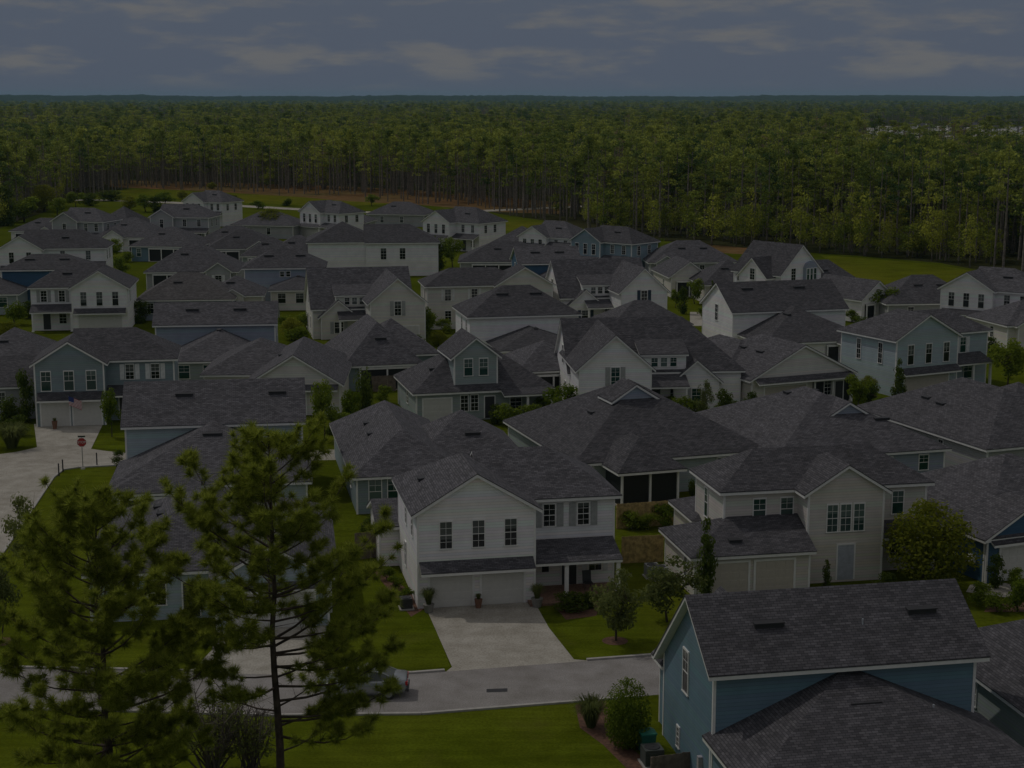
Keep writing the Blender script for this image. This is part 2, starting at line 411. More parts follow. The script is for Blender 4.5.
    def porch(s, x0, x1, y0, y1, h, n=3, screen=True):
        """dark screen, or a dark panel standing in for porch shade, with posts along the S edge (and W edge) under an existing roof"""
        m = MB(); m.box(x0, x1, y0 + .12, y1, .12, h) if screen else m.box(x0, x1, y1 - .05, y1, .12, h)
        m.build('porch_screen' if screen else 'porch_shade_panel', SCREEN, s.root)  # without a screen, a thin dark panel paints the open porch's shade
        f = MB(); f.box(x0 - .1, x1 + .1, y0 - .05, y1, 0, .12); f.build('porch_floor', CONCRETE, s.root)
        for k in range(n): s.col(x0 + .1 + (x1 - x0 - .2) * k / (n - 1), y0 + .05, h - .12, .12, .08)
        t = MB(); t.box(x0, x1, y0 - .03, y0 + .11, h - .2, h + .02); t.build('porch_rail', TRIM, s.root)
    def vent(s, v, x, y, w=1.1):
        s.vents.append((v, x, y, w))
    def zroof(s, v, x, y):
        a, b = (x, y) if v['axis'] == 'x' else (y, x)
        z = v['zr'] - abs(b - v['m']) * v['pitch']
        if v['ends'][0] == 'h': z = min(z, v['zb'] + (a - v['A0']) * v['pitch'])
        if v['ends'][1] == 'h': z = min(z, v['zb'] + (v['A1'] - a) * v['pitch'])
        return z
    def fin(s):
        first = True
        for k, (mb, mat) in s.w.items(): mb.build('wall', [mat, TRIM], s.root)
        rf = s.rf.build('roof', s.roofmat, s.root)
        s.fa.build('fascia', TRIM, rf)
        if s.pt.f: s.pt.build('pent_roof', s.roofmat, s.root)
        for (v, x, y, w) in s.vents:
            z = s.zroof(v, x, y)
            k = ('vent', w)
            if k not in _stock:
                m = MB(); m.prism([(-w / 2, -.2, -.12), (-w / 2, .26, -.02), (-w / 2, .26, .13), (-w / 2, -.2, .08)], (w, 0, 0))
                m.box(-w / 2 - .04, w / 2 + .04, -.24, -.15, .05, .11)
                _stock[k] = m.mesh('roof_vent', VENT)
            o = link('roof_vent', _stock[k], rf, (x, y, z + .02))
            if v['axis'] == 'y':
                o.rotation_euler = (0, 0, -math.pi / 2 if x < v['m'] else math.pi / 2)
                if v['ends'][0] == 'h' and y < v['A0'] + (v['m'] - v['B0']) * .8: o.rotation_euler = (0, 0, 0)
        return s
HAZE, SKYS, SUNE, EXPO, CLOUD_SEED, CLOUD = .000045, .15, 3.2, -2.55, 4.2, (5.4, 5.3, 5.2)
# ================================================================== HOUSES
# ---- white two-storey house at the centre of the view
h = House('large white two-storey house with twin garage doors and long pale driveway, nearest in the centre', (417, 515, 5.9), 11, WHITE)
v1 = h.vol(0, 7.3, 0, 9.4, 5.9, 'y', 'gh', .60)
v2 = h.vol(4.4, 13.0, 2.7, 10.1, 5.9, 'x', '-h', .60)
h.vol(-1.3, 4, 9.3, 14.5, 2.7, 'x', 'gg', .40)
h.vol(3.5, 12, 9.0, 13.5, 2.7, 'x', 'hh', .45)
for x in (1.75, 3.75, 5.75): h.win('S', 0, x, 4.55, .72, 1.65, GL_D, 2)
for x in (8.75, 10.95): h.win('S', 2.7, x, 4.75, .72, 1.4, GL_D, 2, SHUT_G)
for y in (2.2, 5.2): h.win('W', 0, y, 4.7, .55, 1.4)
h.win('W', 0, 5.6, 1.9, .5, 1.5)
h.pent(.1, 7.15, 0, .95, 2.9, 2.42)
h.gdoor('S', 0, .75, 3.35, 2.0); h.gdoor('S', 0, 3.95, 6.55, 2.0)
h.pent(7.3, 12.9, 2.7, 2.6, 3.15, 2.36)
h.col(9.35, .35, 2.14, .15, .12); h.col(12.65, .35, 2.14, .15, .12)
m = MB(); m.box(7.35, 13.1, .1, 2.65, 0, .15); m.build('porch_floor', BRICK, h.root)
h.door('S', 2.7, 10.05); h.win('S', 2.7, 11.75, 1.75, .8, 1.5, GL_D, 2, SHUT_W, .3); h.win('S', 2.7, 8.5, 1.8, .45, 1.5, GL_D, 0)
h.vent(v1, 1.0, 5.5, .7); h.vent(v2, 8, 9, 1)
for x in (2.1, 5.3):
    m = MB(); m.box(x - .09, x + .09, -.16, -.013, 2.16, 2.30); m.box(x - .03, x + .03, -.10, -.013, 2.30, 2.36); m.build('wall_lamp', VENT, h.root)
h.fin(); H_MAIN = h

# ---- tan house right of it
h = House('cream two-storey house with tall triple window and side garage wing behind the dark blue house', (808, 494, 5.9), 11, TAN)
h.vol(0, 5.15, -.1, 6, 5.9, 'y', 'gh', .62)
v2 = h.vol(-5.0, 8.9, 1.7, 7.6, 5.9, 'x', 'hh', .6)
v3 = h.vol(-7.9, -.3, -1.5, 4.9, 2.6, 'x', 'hg', .42)
h.vol(-5.3, -1, 6.5, 11.5, 2.7, 'x', 'hg', .4)
for x in (-2.6, -.75): h.win('S', 1.7, x, 4.55, .8, 1.45, GL_T, 1)
for x in (1.65, 2.55, 3.45): h.win('S', -.1, x, 4.25, .68, 1.75, GL_T, 2)
h.win('S', 1.7, 6.9, 4.6, .75, 1.5, GL_T, 1); h.win('W', -5, 5.2, 4.3, .6, 1.9, GL_T, 1); h.win('W', -7.9, .2, 1.7, .55, 1.6)
h.gdoor('S', -1.5, -6.9, -4.4, 2.1, GDOORC); h.gdoor('S', -1.5, -3.9, -1.4, 2.1, GDOORC)
h.door('S', -.1, 2.65, DOORGREY, 1.1, 2.3)
h.pent(5.2, 9.1, 1.7, 1.7, 3.4, 2.7); h.col(8.8, .2, 2.5, .1); h.win('S', 1.7, 6.9, 1.6, .9, 1.5)
h.vent(v3, -5, -.6, .8)
h.fin(); H_TAN = h

# ---- dark blue house, lower right
h = House('dark blue house with big charcoal shingle roof filling the lower right corner', (714, 674, 5.9), 11, TEAL)
v1 = h.vol(0, 12.35, 0, 7.6, 6.12, 'x', 'gg', .68, mid=3.15, pitch2=.92, o=.55)
v2 = h.vol(.02, 12.5, -5.2, .4, 2.85, 'y', 'h-', .43)
h.vol(.3, 6.6, 7.95, 9.3, 3.6, 'y', 'gg', .92)
h.vol(5, 12.2, 7, 10.5, 2.8, 'x', 'hg', .4)
h.win('W', 0, 4.0, 4.55, .75, 2.0, GL_D, 1); h.win('W', 0, 5.0, .95, .35, .95)
h.vent(v1, 3.0, 1.55, 1.35); h.vent(v1, 10.4, 1.75, 1.35); h.vent(v2, 6.35, -1.6, 1.35)
for (x, y) in ((7.4, 1.3), (9.3, -2.2)):
    m = MB(); m.tube([(0, 0, -.1), (0, 0, .22)], [.04, .04], 8)
    o = m.build('roof_pipe', DOORGREY, h.root); vv = v1 if y > 0 else v2; o.location = (x, y, h.zroof(vv, x, y) + .02)
m = MB(); m.box(-.2, 0, 1.3, 1.55, .7, 1.5); m.build('meter_box', GREY, h.root)
h.fin(); H_BLUE = h

h = House('grey roofed one-storey house cut by the right edge beside the dark blue house', (977, 679, 3), 11, SAGE)
v1 = h.vol(.4, 12, -9, 5.5, 3, 'y', 'hh', .55); h.vent(v1, 2.6, -1, 1.2)
h.win('W', .4, 1, 1.9, .6, 1.2)
m = MB(); m.box(.05, .4, 2.0, 2.7, .8, 2.2); m.build('meter_box', GREY, h.root)
h.fin()

# ---- left pair
h = House('pale blue house with long dark gable roof and two vents, behind the tall pine', (122, 426, 5.9), 8, PALEBLUE)
v1 = h.vol(.2, 13.7, 0, 7.6, 5.9, 'x', 'gg', .66)
v2 = h.vol(.0, 13.9, -7.6, .4, 2.9, 'y', 'h-', .43)
h.vol(0, 6, -9.0, -5, 2.75, 'x', 'hg', .42)
h.vent(v1, 4.6, 2.4, 1.3); h.vent(v1, 11.8, 2.4, 1.3); h.vent(v2, 6.9, -2.2, 1.4)
h.porch(.4, 4, -9.25, -9.02, 2.5, 3)
h.fin()

h = House('pale blue bungalow with front garage gable and driveway, half hidden behind the tall pine', (212, 474, 6.3), 8, PALEBLUE)
v1 = h.vol(-6.8, 7.4, -10.8, 2.8, 3, 'y', 'hh', .46)
v2 = h.vol(.6, 7.2, -13.2, -5, 3, 'y', 'gh', .55)
for (x, y) in ((-3.4, -2.5), (-3.0, -5.0), (3.5, -1.4)): h.vent(v1, x, y, .8)
h.gdoor('S', -13.2, 1.5, 6.3, 2.15); h.pent(.7, 7.1, -13.2, .7, 2.75, 2.5)
h.win('S', -10.8, -4.8, 1.7, 1.0, 1.5, GL_D, 2); h.win('S', -10.8, -2.9, 1.7, 1.0, 1.5, GL_D, 2); h.door('S', -10.8, -.9)
h.win('E', 7.4, -8, 1.8, .7, 1.4); h.win('E', 7.4, -3, 1.8, .7, 1.4)
h.fin(); H_LF = h

# ---- blue-grey house at the junction
h = House('blue-grey two-storey house with three white framed windows over a double garage by the street junction', (32, 366, 5.9), 9, BLUEGREY)
v1 = h.vol(.1, 6.5, .3, 9, 5.9, 'y', 'gh', .62)
v2 = h.vol(3.5, 12.9, 2.5, 10, 5.9, 'x', 'gh', .62)
v3 = h.vol(-9, 1, 4.5, 13, 3.2, 'x', 'hg', .5, mat=GREY)
for x in (1.15, 3.25, 5.3): h.win('S', .3, x, 4.35, .85, 1.8, GL_T, 1)
for x in (8.7, 11.1): h.win('S', 2.5, x, 4.7, .75, 1.4, GL_D, 2, SHUT_W)
h.pent(.3, 6.4, .3, .8, 3.25, 2.6); h.gdoor('S', .3, .6, 3.15, 2.25); h.gdoor('S', .3, 3.55, 6.1, 2.25)
h.pent(6.6, 12.6, 2.5, 1.8, 3.4, 2.7); h.col(12.4, .9, 2.5, .1); h.col(9.4, .9, 2.5, .1); h.door('S', 2.5, 8.1); h.win('S', 2.5, 10.8, 1.7, .8, 1.4)
h.win('W', -9, 7, 1.8, .6, 1.3); h.win('S', 4.5, -6.4, 1.9, .6, 1.5); h.win('S', 4.5, -3.6, 1.9, .6, 1.5)
h.vent(v3, -5, 7.5, 1.2)
h.fin(); H_J = h

# ---- roofs immediately behind
h = House('low grey house with steep hipped roof and tall green windows, behind the large white house', (362, 476, 3), 11, BLUEGREY)
v1 = h.vol(-.4, 7.5, .3, 20, 2.9, 'y', 'hh', .62)
v2 = h.vol(5, 13, 5, 14, 2.9, 'x', 'hh', .6)
h.win('S', .3, 1.0, 1.7, .9, 1.8, GL_T, 1); h.win('S', .3, 2.4, 1.7, .9, 1.8, GL_T, 1); h.win('S', .3, 4.6, 1.7, .8, 1.5, GL_D, 1)
h.win('W', -.4, 4.5, 1.8, .6, 1.3); h.win('W', -.4, 9, 1.8, .6, 1.3)
h.vent(v1, 1.6, 12.5, .8); h.vent(v1, 1.5, 8.5, .6); h.vent(v2, 9.5, 7.0, 1.2)
h.fin()

h = House('one-storey green-grey house with dark screened back porch and vented gable over its hipped roof', (527, 434, 3), 18, SAGE)
v1 = h.vol(.3, 16.2, -11.2, 6.0, 2.9, 'y', 'hh', .55)
v2 = h.vol(2.6, 7.5, -14.6, -8, 2.85, 'y', 'hh', .72, walls=False)
vg = h.vol(5.7, 9.5, -5.2, -2.4, 6.3, 'y', 'gg', .62, mat=SLATE, z0=5.3, boards=False, o=.3)
h.porch(2.65, 7.45, -14.5, -11.3, 2.7, 3)
h.win('S', -11.2, 1.2, 1.8, .9, 1.5, GL_T, 1); h.win('S', -11.2, 12.5, 1.9, .7, 1.2, GL_T, 1)
h.vent(v1, 4.2, -4, .8)
h.fin()

h = House('blue-grey bungalow with wide hipped roof and small vent gable, behind the cream house', (714, 429, 3), 16, SLATE)
v1 = h.vol(.3, 15, -11.8, 6.0, 2.9, 'y', 'hh', .46)
vg = h.vol(6.9, 10.5, -7.3, -4.2, 4.95, 'y', 'gg', .58, z0=4.2, boards=False, o=.3)
for x in (9.9, 13.1): h.win('S', -11.8, x, 1.9, .8, 1.2, GL_T, 1)
h.vent(v1, 6.3, -.8, .8); h.vent(v1, 9.0, -.6, .8); h.vent(v1, 11.2, -8.2, 1.3)
h.fin()

h = House('long grey hipped-roof house with plain grey side wall at the right, behind the yellow-green tree', (888, 417, 3), 21, GREY)
v1 = h.vol(.2, 13, -13.6, 5.0, 2.9, 'y', 'hh', .5, ); v2 = h.vol(6, 16, -9, 2, 2.9, 'x', 'hh', .52)
h.win('W', .2, -7.5, 1.9, .6, 1.1); h.vent(v1, 3.0, -3.4, .9); h.vent(v1, 3.2, -1.0, .9)
h.fin()

h = House('navy one-storey house with white garage door and gable at the right edge', (990, 538, 3), 22, NAVY)
v1 = h.vol(-.2, 14, .2, 14, 2.9, 'x', 'hh', .48)
v2 = h.vol(-.2, 7, 0, 6, 2.9, 'y', 'gh', .55)
h.gdoor('S', 0, .9, 5.9, 2.2); h.win('W', -.2, 3.5, 1.6, .7, 1.3, GL_D, 2); h.pent(0, 6.9, 0, .5, 2.9, 2.6)
m = MB(); m.box(-.55, -.24, 1.0, 1.6, 1.1, 1.6); m.build('meter_box', TRIM, h.root)
h.vent(v1, 3.3, 3.0, 1.1); h.vent(v1, 7.0, 3.2, 1.1)
h.fin()

h = House('light blue two-storey house with three gable windows and navy pent roof at the right', (897, 341, 5.9), 27, PALEBLUE)
v1 = h.vol(0, 8.3, 0, 9, 5.9, 'y', 'gh', .55)
v2 = h.vol(4, 14.2, 1.9, 8.4, 5.9, 'x', 'gh', .58)
for x in (1.9, 4.3, 6.7): h.win('S', 0, x, 4.3, .75, 2.0, GL_D, 1)
h.win('S', 1.9, 10.7, 4.5, .75, 1.6, GL_T, 1, SHUT_W); h.win('W', 0, 2.5, 4.3, .6, 2.1); h.win('W', 0, 6.0, 4.3, .6, 2.1)
h.pent(.6, 8.2, 0, .9, 2.9, 2.35); h.pent(8.3, 13.2, 1.9, 2.2, 3.6, 2.8)
h.gdoor('S', 0, 1.2, 7.1, 2.05, GDOORC); h.col(13, 0, 2.6, .1); h.col(10.6, 0, 2.6, .1); h.door('S', 1.9, 9.2); h.win('S', 1.9, 11.6, 1.6, 1.2, 1.5, GL_T, 1)
h.fin()

# ---- the 1.5-storey cottages
def cottage(label, anchor, rot, wall, mirror=False, glass=GL_D, shut=SHUT_G, back=6.0, gp=.80, wide=7.0, bar=16, sg=4.6):
    """steep main roof along x, big front gable (its left front eave is the anchor when mirrored left), shed dormer, small gable"""
    h = House(label, anchor, rot, wall)
    if mirror:  # big gable on the left
        G0, G1 = 0, wide; D0, D1 = wide + .1, wide + 4.6; S0 = wide + 3.3; B0, B1 = -.02, bar
    else:
        G0, G1 = 0, wide; D0, D1 = -3.7, 1.1; S0 = -5.7; B0, B1 = -6.7, wide - .8
    vb = h.vol(B0, B1, back, back + 10, 4.0, 'x', 'gh' if mirror else 'gg', .88)
    vg = h.vol(G0, G1, 0, back + 5, 5.2, 'y', 'gg', gp)
    h.vol(S0, S0 + sg, back - .6, back + 4, 2.9, 'y', 'gg', .85)
    h.shed(D0, D1, back - .2, back + 4.2, 5.5, 6.9)
    xc = (D0 + D1) / 2
    for k in (-1, 0, 1): h.win('S', back - .2, xc + k * .95, 4.85, .62, .85, glass, 1)
    h.win('S', 0, (G0 + G1) / 2, 4.5, .8, 1.75, glass, 2, shut)
    h.win('S', back - .6, S0 + sg / 2, 1.5, 1.1 if not mirror else .9, 1.4, glass, 1, shut)
    h.win('W', B0, back + 5, 5.0, .8, 1.8); h.win('W', B0, back + 3, 1.8, .7, 1.5); h.win('W', B0, back + 7, 1.8, .7, 1.5)
    h.pent(D0 + .1 if not mirror else G1 + .05, D1 - .1, back - .2, 2.4, 3.7, 2.75); h.col(D0 + .3, back - 2.4, 2.55, .1); h.col(D1 - .4, back - 2.4, 2.55, .1)
    h.door('S', back - .2, xc - .8); h.win('S', back - .2, xc + 1.1, 1.7, .8, 1.5)
    h.gdoor('S', 0, G0 + .9, G1 - .9, 2.15)
    return h

cottage('white gabled cottage with green panes and three-window dormer behind the roof with vent gable', (579, 368, 5.4), 6, WHITE, True, GL_T, SHUT_G, bar=17.2, gp=.88).fin()
cottage('white gabled cottage with navy shutters on its big front gable, in the middle distance', (621, 291, 5.4), 12, WHITE, False, GL_D, SHUT_N, gp=.92, wide=6.4).fin()
cottage('white gabled cottage with grey-shuttered gable window and long dark roof, left of the middle', (370, 302, 5.4), 12, CREAM, False, GL_D, SHUT_G, gp=.84).fin()

# ---- one and two storey houses of the second row
h = House('cream gable house with navy band above its garage door, right of the middle', (752, 381, 3), 24, CREAM)
v1 = h.vol(0, 12.1, 0, 14, 3.0, 'y', 'gh', .5); v2 = h.vol(-.6, 9, 4, 18, 3, 'y', 'hh', .5)
h.pent(.3, 11.9, 0, .9, 3.15, 2.75); h.gdoor('S', 0, 1.5, 6.4, 2.2, GDOORC); h.porch(7.2, 11.8, -.3, .03, 2.6, 3, False); h.win('S', 0, 9.0, 1.7, .8, 1.5); h.door('S', 0, 10.4)
h.vent(v1, 3.6, 4.2, 1.0); h.vent(v1, 3.6, 7.5, 1.0)
h.fin()

h = House('white two-storey house seen from behind, its long dark gable roof with two vents', (733, 310, 5.9), 15, WHITE)
v1 = h.vol(0, 14.6, 0, 9.6, 5.6, 'x', 'gg', .58); v2 = h.vol(1, 14.2, -7.5, .4, 2.9, 'y', 'h-', .45)
h.vent(v1, 3.2, 3.5, 1.4); h.vent(v1, 10, 3.5, 1.4); h.vent(v2, 6, -2, 1.4); h.win('W', 0, 5, 5.0, .8, 1.9); h.porch(8.5, 13.6, -7.75, -7.52, 2.5, 4); h.win('W', 0, 2.5, 1.8, .6, 1.3)
h.vol(10, 15.2, -9.6, -4.5, 2.75, 'x', 'hh', .42)
h.fin()

h = House('grey-green house with twin-window dormer gable and white garage, left of the tall hipped roofs', (415, 393, 3), 14, SAGE)
v1 = h.vol(.2, 13.5, .5, 10.5, 2.9, 'x', 'hh', .66)
v2 = h.vol(4.0, 8.3, .9, 7, 6.1, 'y', 'gg', .78)
for x in (5.4, 6.9): h.win('S', .9, x, 5.1, .8, 1.6, GL_T, 1)
h.gdoor('S', .5, .9, 3.6, 2.2); h.win('S', .5, 4.9, 1.7, .7, 1.5); h.win('S', .5, 5.9, 1.7, .7, 1.5); h.door('S', .5, 7.4)
h.pent(8.4, 13.6, .5, 1.9, 3.0, 2.6); h.col(13.2, -1.1, 2.4, .1); h.col(10.8, -1.1, 2.4, .1); h.win('S', .5, 10, 1.6, 1.1, 1.5); h.win('W', .2, 5, 1.8, .7, 1.4)
h.vent(v1, 2.4, 3.4, .7); h.fin()

h = House('cream fronted bungalow with broad gable and shadowed porch, beyond the pale blue house', (251, 378, 3), 2, CREAM)
v1 = h.vol(.2, 9.2, -4.2, 12, 3.0, 'y', 'gh', .62); v2 = h.vol(-5, 5, 2, 14, 3.0, 'y', 'hh', .5)
h.pent(.4, 9.0, -4.2, .8, 3.0, 2.6); h.win('S', -4.2, 7.7, 1.7, 1.0, 1.6, GL_D, 2); h.gdoor('S', -4.2, 1.2, 5.8, 2.2)
h.vent(v1, 2.7, 3, .8); h.fin()

h = House('dark hipped-roof bungalow with screened rear porch, between the gabled cottages and pale blue roof', (347, 361, 3), 14, BLUEGREY)
v1 = h.vol(-.3, 7.6, -1.8, 13, 2.9, 'y', 'hh', .92); v2 = h.vol(2, 10.6, 4, 13.5, 2.85, 'x', 'hh', .66)
h.porch(1, 7, -2.05, -1.82, 2.5, 3); h.vent(v1, 3.7, .4, 1.2); h.fin()

h = House('white hipped-roof two-storey house with plain rear wall and screen porch, in the middle', (470, 317, 5.9), 12, WHITE)
v1 = h.vol(0, 12.8, 0, 9.4, 5.9, 'x', 'hh', .58); v2 = h.vol(2.2, 11.6, -7, .4, 2.9, 'y', 'h-', .33)
h.vent(v1, 4.4, 3.2, 1.4); h.vent(v1, 8.4, 3.2, 1.4); h.vent(v2, 7.2, -2, 1.3); h.porch(4.0, 11.2, -7.25, -7.02, 2.5, 5)
for y in (2.2, 5.2): h.win('W', 0, y, 4.5, .6, 1.5)
h.fin()

def two_storey(label, anchor, rot, wall, gw=7.2, bw=6.0, d=9.5, mirror=False, glass=GL_D, shut=None, nwin=3, pitch=.6, roof=SHING, setb=2.3, ewin=True, ze=5.8, garage=True):
    """front gable of width gw at x 0..gw and a lower hipped block beside it"""
    h = House(label, anchor, rot, wall, roof)
    v1 = h.vol(0, gw, 0, d + 1, ze, 'y', 'gh', pitch)
    b0, b1 = (gw - 3.5, gw + bw) if not mirror else (-bw, 3.5)
    v2 = h.vol(b0, b1, setb, setb + d - 1.5, ze, 'x', 'gh' if not mirror else 'hg', pitch)
    for k in range(nwin): h.win('S', 0, gw * (k + .75) / (nwin + .5), ze - 1.35, .75, 1.8, glass, 1)
    for k in (0, 1):
        x = (gw if not mirror else -bw) + bw * (.3 + .42 * k); h.win('S', setb, x, ze - 1.2, .75, 1.45, glass, 2, shut)
    if ewin:
        for y in (setb + 2, setb + 5): h.win('E' if not mirror else 'W', b1 if not mirror else b0, y, ze - 1.3, .8, 1.5, glass)
    h.win('W' if not mirror else 'E', 0 if not mirror else gw, 3.0, ze - 1.3, .7, 1.5, glass)
    h.pent(.25, gw - .2, 0, .85, 3.15, 2.6)
    if garage: h.gdoor('S', 0, .8, gw - .8, 2.15)
    p0, p1 = (gw, gw + bw) if not mirror else (-bw, 0)
    h.pent(p0 + .03, p1 + .1, setb, 2.0, 3.5, 2.7); h.col(p0 + .4, setb - 1.85, 2.5, .1); h.col(p1 - .2, setb - 1.85, 2.5, .1); h.door('S', setb, p0 + bw * .35); h.win('S', setb, p0 + bw * .72, 1.7, .9, 1.5, glass)
    h.vent(v2, (b0 + b1) / 2, setb + 2.2, 1.2)
    return h

two_storey('white two-storey house with grey shutters and three bare gable windows, left of the picture', (71, 289, 5.8), 7, WHITE, 7.2, 5.6, 10, True, GL_D, SHUT_G).fin()
two_storey('white two-storey house with broad front gable at the far left edge above the navy house', (-2, 250, 5.8), 6, WHITE, 7.0, 10, 10, False, nwin=2).fin()
two_storey('white two-storey house with three tall windows on its left gable, set against the pine trunks', (300, 212, 5.6), -44, WHITE, 7.0, 5.0, 8.5, False, setb=1.2).fin()
two_storey('white two-storey house with twin gables beside the pale road by the pines', (423, 222, 5.6), -38, WHITE, 7.0, 6, 10, False, setb=2.2).fin()
two_storey('steel-blue two-storey house with three narrow windows in its white-edged gable', (571, 240, 5.8), -42, STEELB, 6.6, 6.0, 9, False, setb=1.2).fin()
two_storey('white two-storey house with three gable windows at the right, below the meadow', (941, 288, 5.8), -36, WHITE, 7.0, 5.0, 9.5, False, setb=1.2).fin()
two_storey('small white two-storey house beyond bushes left of the meadow, near the pines', (183, 202, 5.6), -30, WHITE, 6.4, 4.5, 9, False, setb=1.5).fin()

h = House('cream two-storey house with wide front gable and hipped left wing, at the centre', (497, 286, 5.8), 10, CREAM)
v1 = h.vol(0, 7.6, 0, 8, 5.8, 'y', 'gh', .60); v2 = h.vol(-9.3, 4, 1.0, 8.0, 5.8, 'x', 'hh', .52)
for x in (-6.5, -2.9): h.win('S', 1.0, x, 4.6, .8, 1.5, GL_D, 2, SHUT_W)
for x in (-6.5, -2.9): h.win('S', 1.0, x, 1.7, .8, 1.5, GL_D, 2)
for y in (3.5, 6.5): h.win('W', -9.3, y, 4.5, .6, 1.5)
h.win('S', 0, 4, 4.5, .9, 1.5); h.fin()

# ---- back views: two-storey bar with a low hip in front
def back_house(label, anchor, rot, wall, w=14, d=8.5, ze=5.8, ends='gg', pitch=.62, lowd=6.5, lowx=(1, 13), roof=SHING, win=None, lowp=.46, lowmat=None, lowgl=GL_D):
    h = House(label, anchor, rot, wall, roof)
    v1 = h.vol(0, w, 0, d, ze, 'x', ends, pitch); v2 = h.vol(lowx[0], lowx[1], -lowd, .4, 2.9, 'y', 'h-', lowp, lowmat)
    h.vent(v1, w * .3, d * .3, 1.4); h.vent(v1, w * .7, d * .3, 1.4); h.vent(v2, (lowx[0] + lowx[1]) / 2, -1.5, 1.2)
    for x in (lowx[0] + 1.6, lowx[0] + 4.2, lowx[1] - 2): h.win('S', -lowd, x, 1.8, 1.1, 1.4, lowgl, 1)
    h.win('W', 0, d / 2, ze - 1, .7, 1.5); h.win('E', w, d / 2, ze - 1, .7, 1.5)
    if win:
        for x in win: h.win('S', 0, x, ze - .9, .6, .75, GL_D, 0)
    return h
back_house('slate-blue house with plain long roof and two vents, left of the middle', (155, 325, 5.8), 6, SLATE, 13.2, 6.0, 5.8, 'gg', .62, 8.0, (2.2, 12.0), lowp=.44, lowmat=SAGE, lowgl=GL_T).fin()
back_house('slate-blue house with one small twin window high under the eave, behind the long dark roof', (244, 267, 5.8), 5, SLATE, 11.8, 8, 5.6, 'hh', .55, 6.0, (4.2, 11.9), win=(5.6, 6.5), lowp=.34, lowmat=CREAM).fin()
back_house('navy house with a small square window high in its wall, left edge', (1, 269, 5.8), 6, NAVY, 12.6, 7.6, 5.6, 'hh', .46, 7.5, (-9, 3.6), win=(7.3,), lowp=.36, lowgl=GL_T, lowmat=SAGE).fin()
h = House('big white house with long grey hipped roof and two square windows behind the cottage roof', (366, 243, 5.8), 6, WHITE)
v1 = h.vol(0, 12.5, 0, 9.5, 5.8, 'x', 'gh', .55); v2 = h.vol(-10, 2, 1.5, 12, 5.8, 'y', 'hh', .5)
for x in (3, 6.3): h.win('S', 0, x, 3.9, .95, 1.9)
h.win('E', 12.5, 4, 4, .8, 1.5); h.fin()

# ---- the pale 1.5-storey house with the arched bay
h = House('white house with bluish bay window in its right gable, near the meadow', (781, 275, 5.4), 38, WHITE)
v1 = h.vol(0, 8.6, 0, 9.4, 5.4, 'y', 'gg', .90); v2 = h.vol(-1.6, 4, 1.4, 6.8, 5.0, 'x', 'gg', .92)
h.win('W', -1.6, 4.1, 5.3, .9, 1.6, GL_D, 2); h.win('S', 0, 2.6, 5.3, .9, 1.7); h.win('W', 0, 8.2, 4.6, .8, 1.4)
m = MB(); m.box(4.7, 7.2, -.5, 0, 3.9, 6.2); m.prism([(4.7, -.5, 6.2), (5.1, -.5, 6.8), (5.95, -.5, 7.1), (6.8, -.5, 6.8), (7.2, -.5, 6.2)][::-1], (0, .5, 0)); m.build('bay', SLATE, h.root)
for x in (5.2, 5.95, 6.7): h.win('S', -.5, x, 5.2, .5, 1.6, GL_T, 0)
h.fin()

# ---- low houses: hipped bungalows, each with its own proportions
def bungalow(label, anchor, rot, wall, w=13, d=11, pitch=.5, gable=None, porch=None, roof=SHING, ze=2.9, ends='hh', axis='x', win=(.25, .6), nv=1, glass=GL_D):
    h = House(label, anchor, rot, wall, roof)
    v = h.vol(0, w, 0, d, ze, axis, ends, pitch)
    if gable:
        g0, g1, gd = gable; h.vol(g0, g1, -gd, d / 2, ze, 'y', 'gg', pitch + .06)
        h.win('S', -gd, (g0 + g1) / 2, 1.6, 1.0, 1.4, glass, 2, SHUT_W)
    if porch: h.porch(porch[0], porch[1], -.35 if porch[0] > .5 else -.3, .03, 2.55, porch[2], False)
    for f in win:
        if not (porch and porch[0] < f * w < porch[1]) and not (gable and gable[0] - 1 < f * w < gable[1] + 1): h.win('S', 0, f * w, 1.7, .8, 1.4, glass, 1)
    h.win('W', 0, d * .4, 1.7, .7, 1.3, glass); h.win('E', w, d * .5, 1.7, .7, 1.3, glass)
    for k in range(nv): h.vent(v, w * (.4 + .25 * k), d * .3, 1.2)
    return h.fin()

bungalow('grey-roofed bungalow with a small vented front gable and shadowed porch, below the bushes at left', (146, 272, 2.9), 4, GREY, 14.5, 12, .62, (9.6, 13.6, .6), (1, 8, 4))
bungalow('bungalow with plain hipped roof and single white window, right of the white shuttered house', (138, 300, 2.9), 5, SLATE, 13, 10, .6, None, None, SHING2, win=(.13, .5))
bungalow('low hipped bungalow with small gable peak between the long dark roofs at left', (208, 296, 2.9), 6, CREAM, 7.6, 8, .55, (2, 5, .8))
bungalow('bungalow with teal screened porch under a hipped roof, upper left', (131, 246, 2.9), -8, TEAL, 12.5, 11, .55, None, (3.5, 11, 4), win=(.12,), glass=GL_T)
bungalow('wide low bungalow with twin front gables and white porch, far upper left', (95, 237, 2.9), -6, WHITE, 12.5, 11, .6, (2, 6, .8), (7, 12, 3))
bungalow('bungalow with two-ridged grey roof and narrow porch, between the round bush and teal porch', (207, 249, 2.9), 5, GREY, 13, 10, .55, (7.5, 12, 1.4), (1, 6, 3))
bungalow('small hipped bungalow beside the big round bush, upper left of the middle', (242, 256, 2.9), 2, SAGE, 9.6, 9, .6, None, (1, 6, 3))
bungalow('long-ridged bungalow behind the twin-gable roofs, upper left', (195, 243, 2.9), -4, CREAM, 13, 10, .55, nv=2)
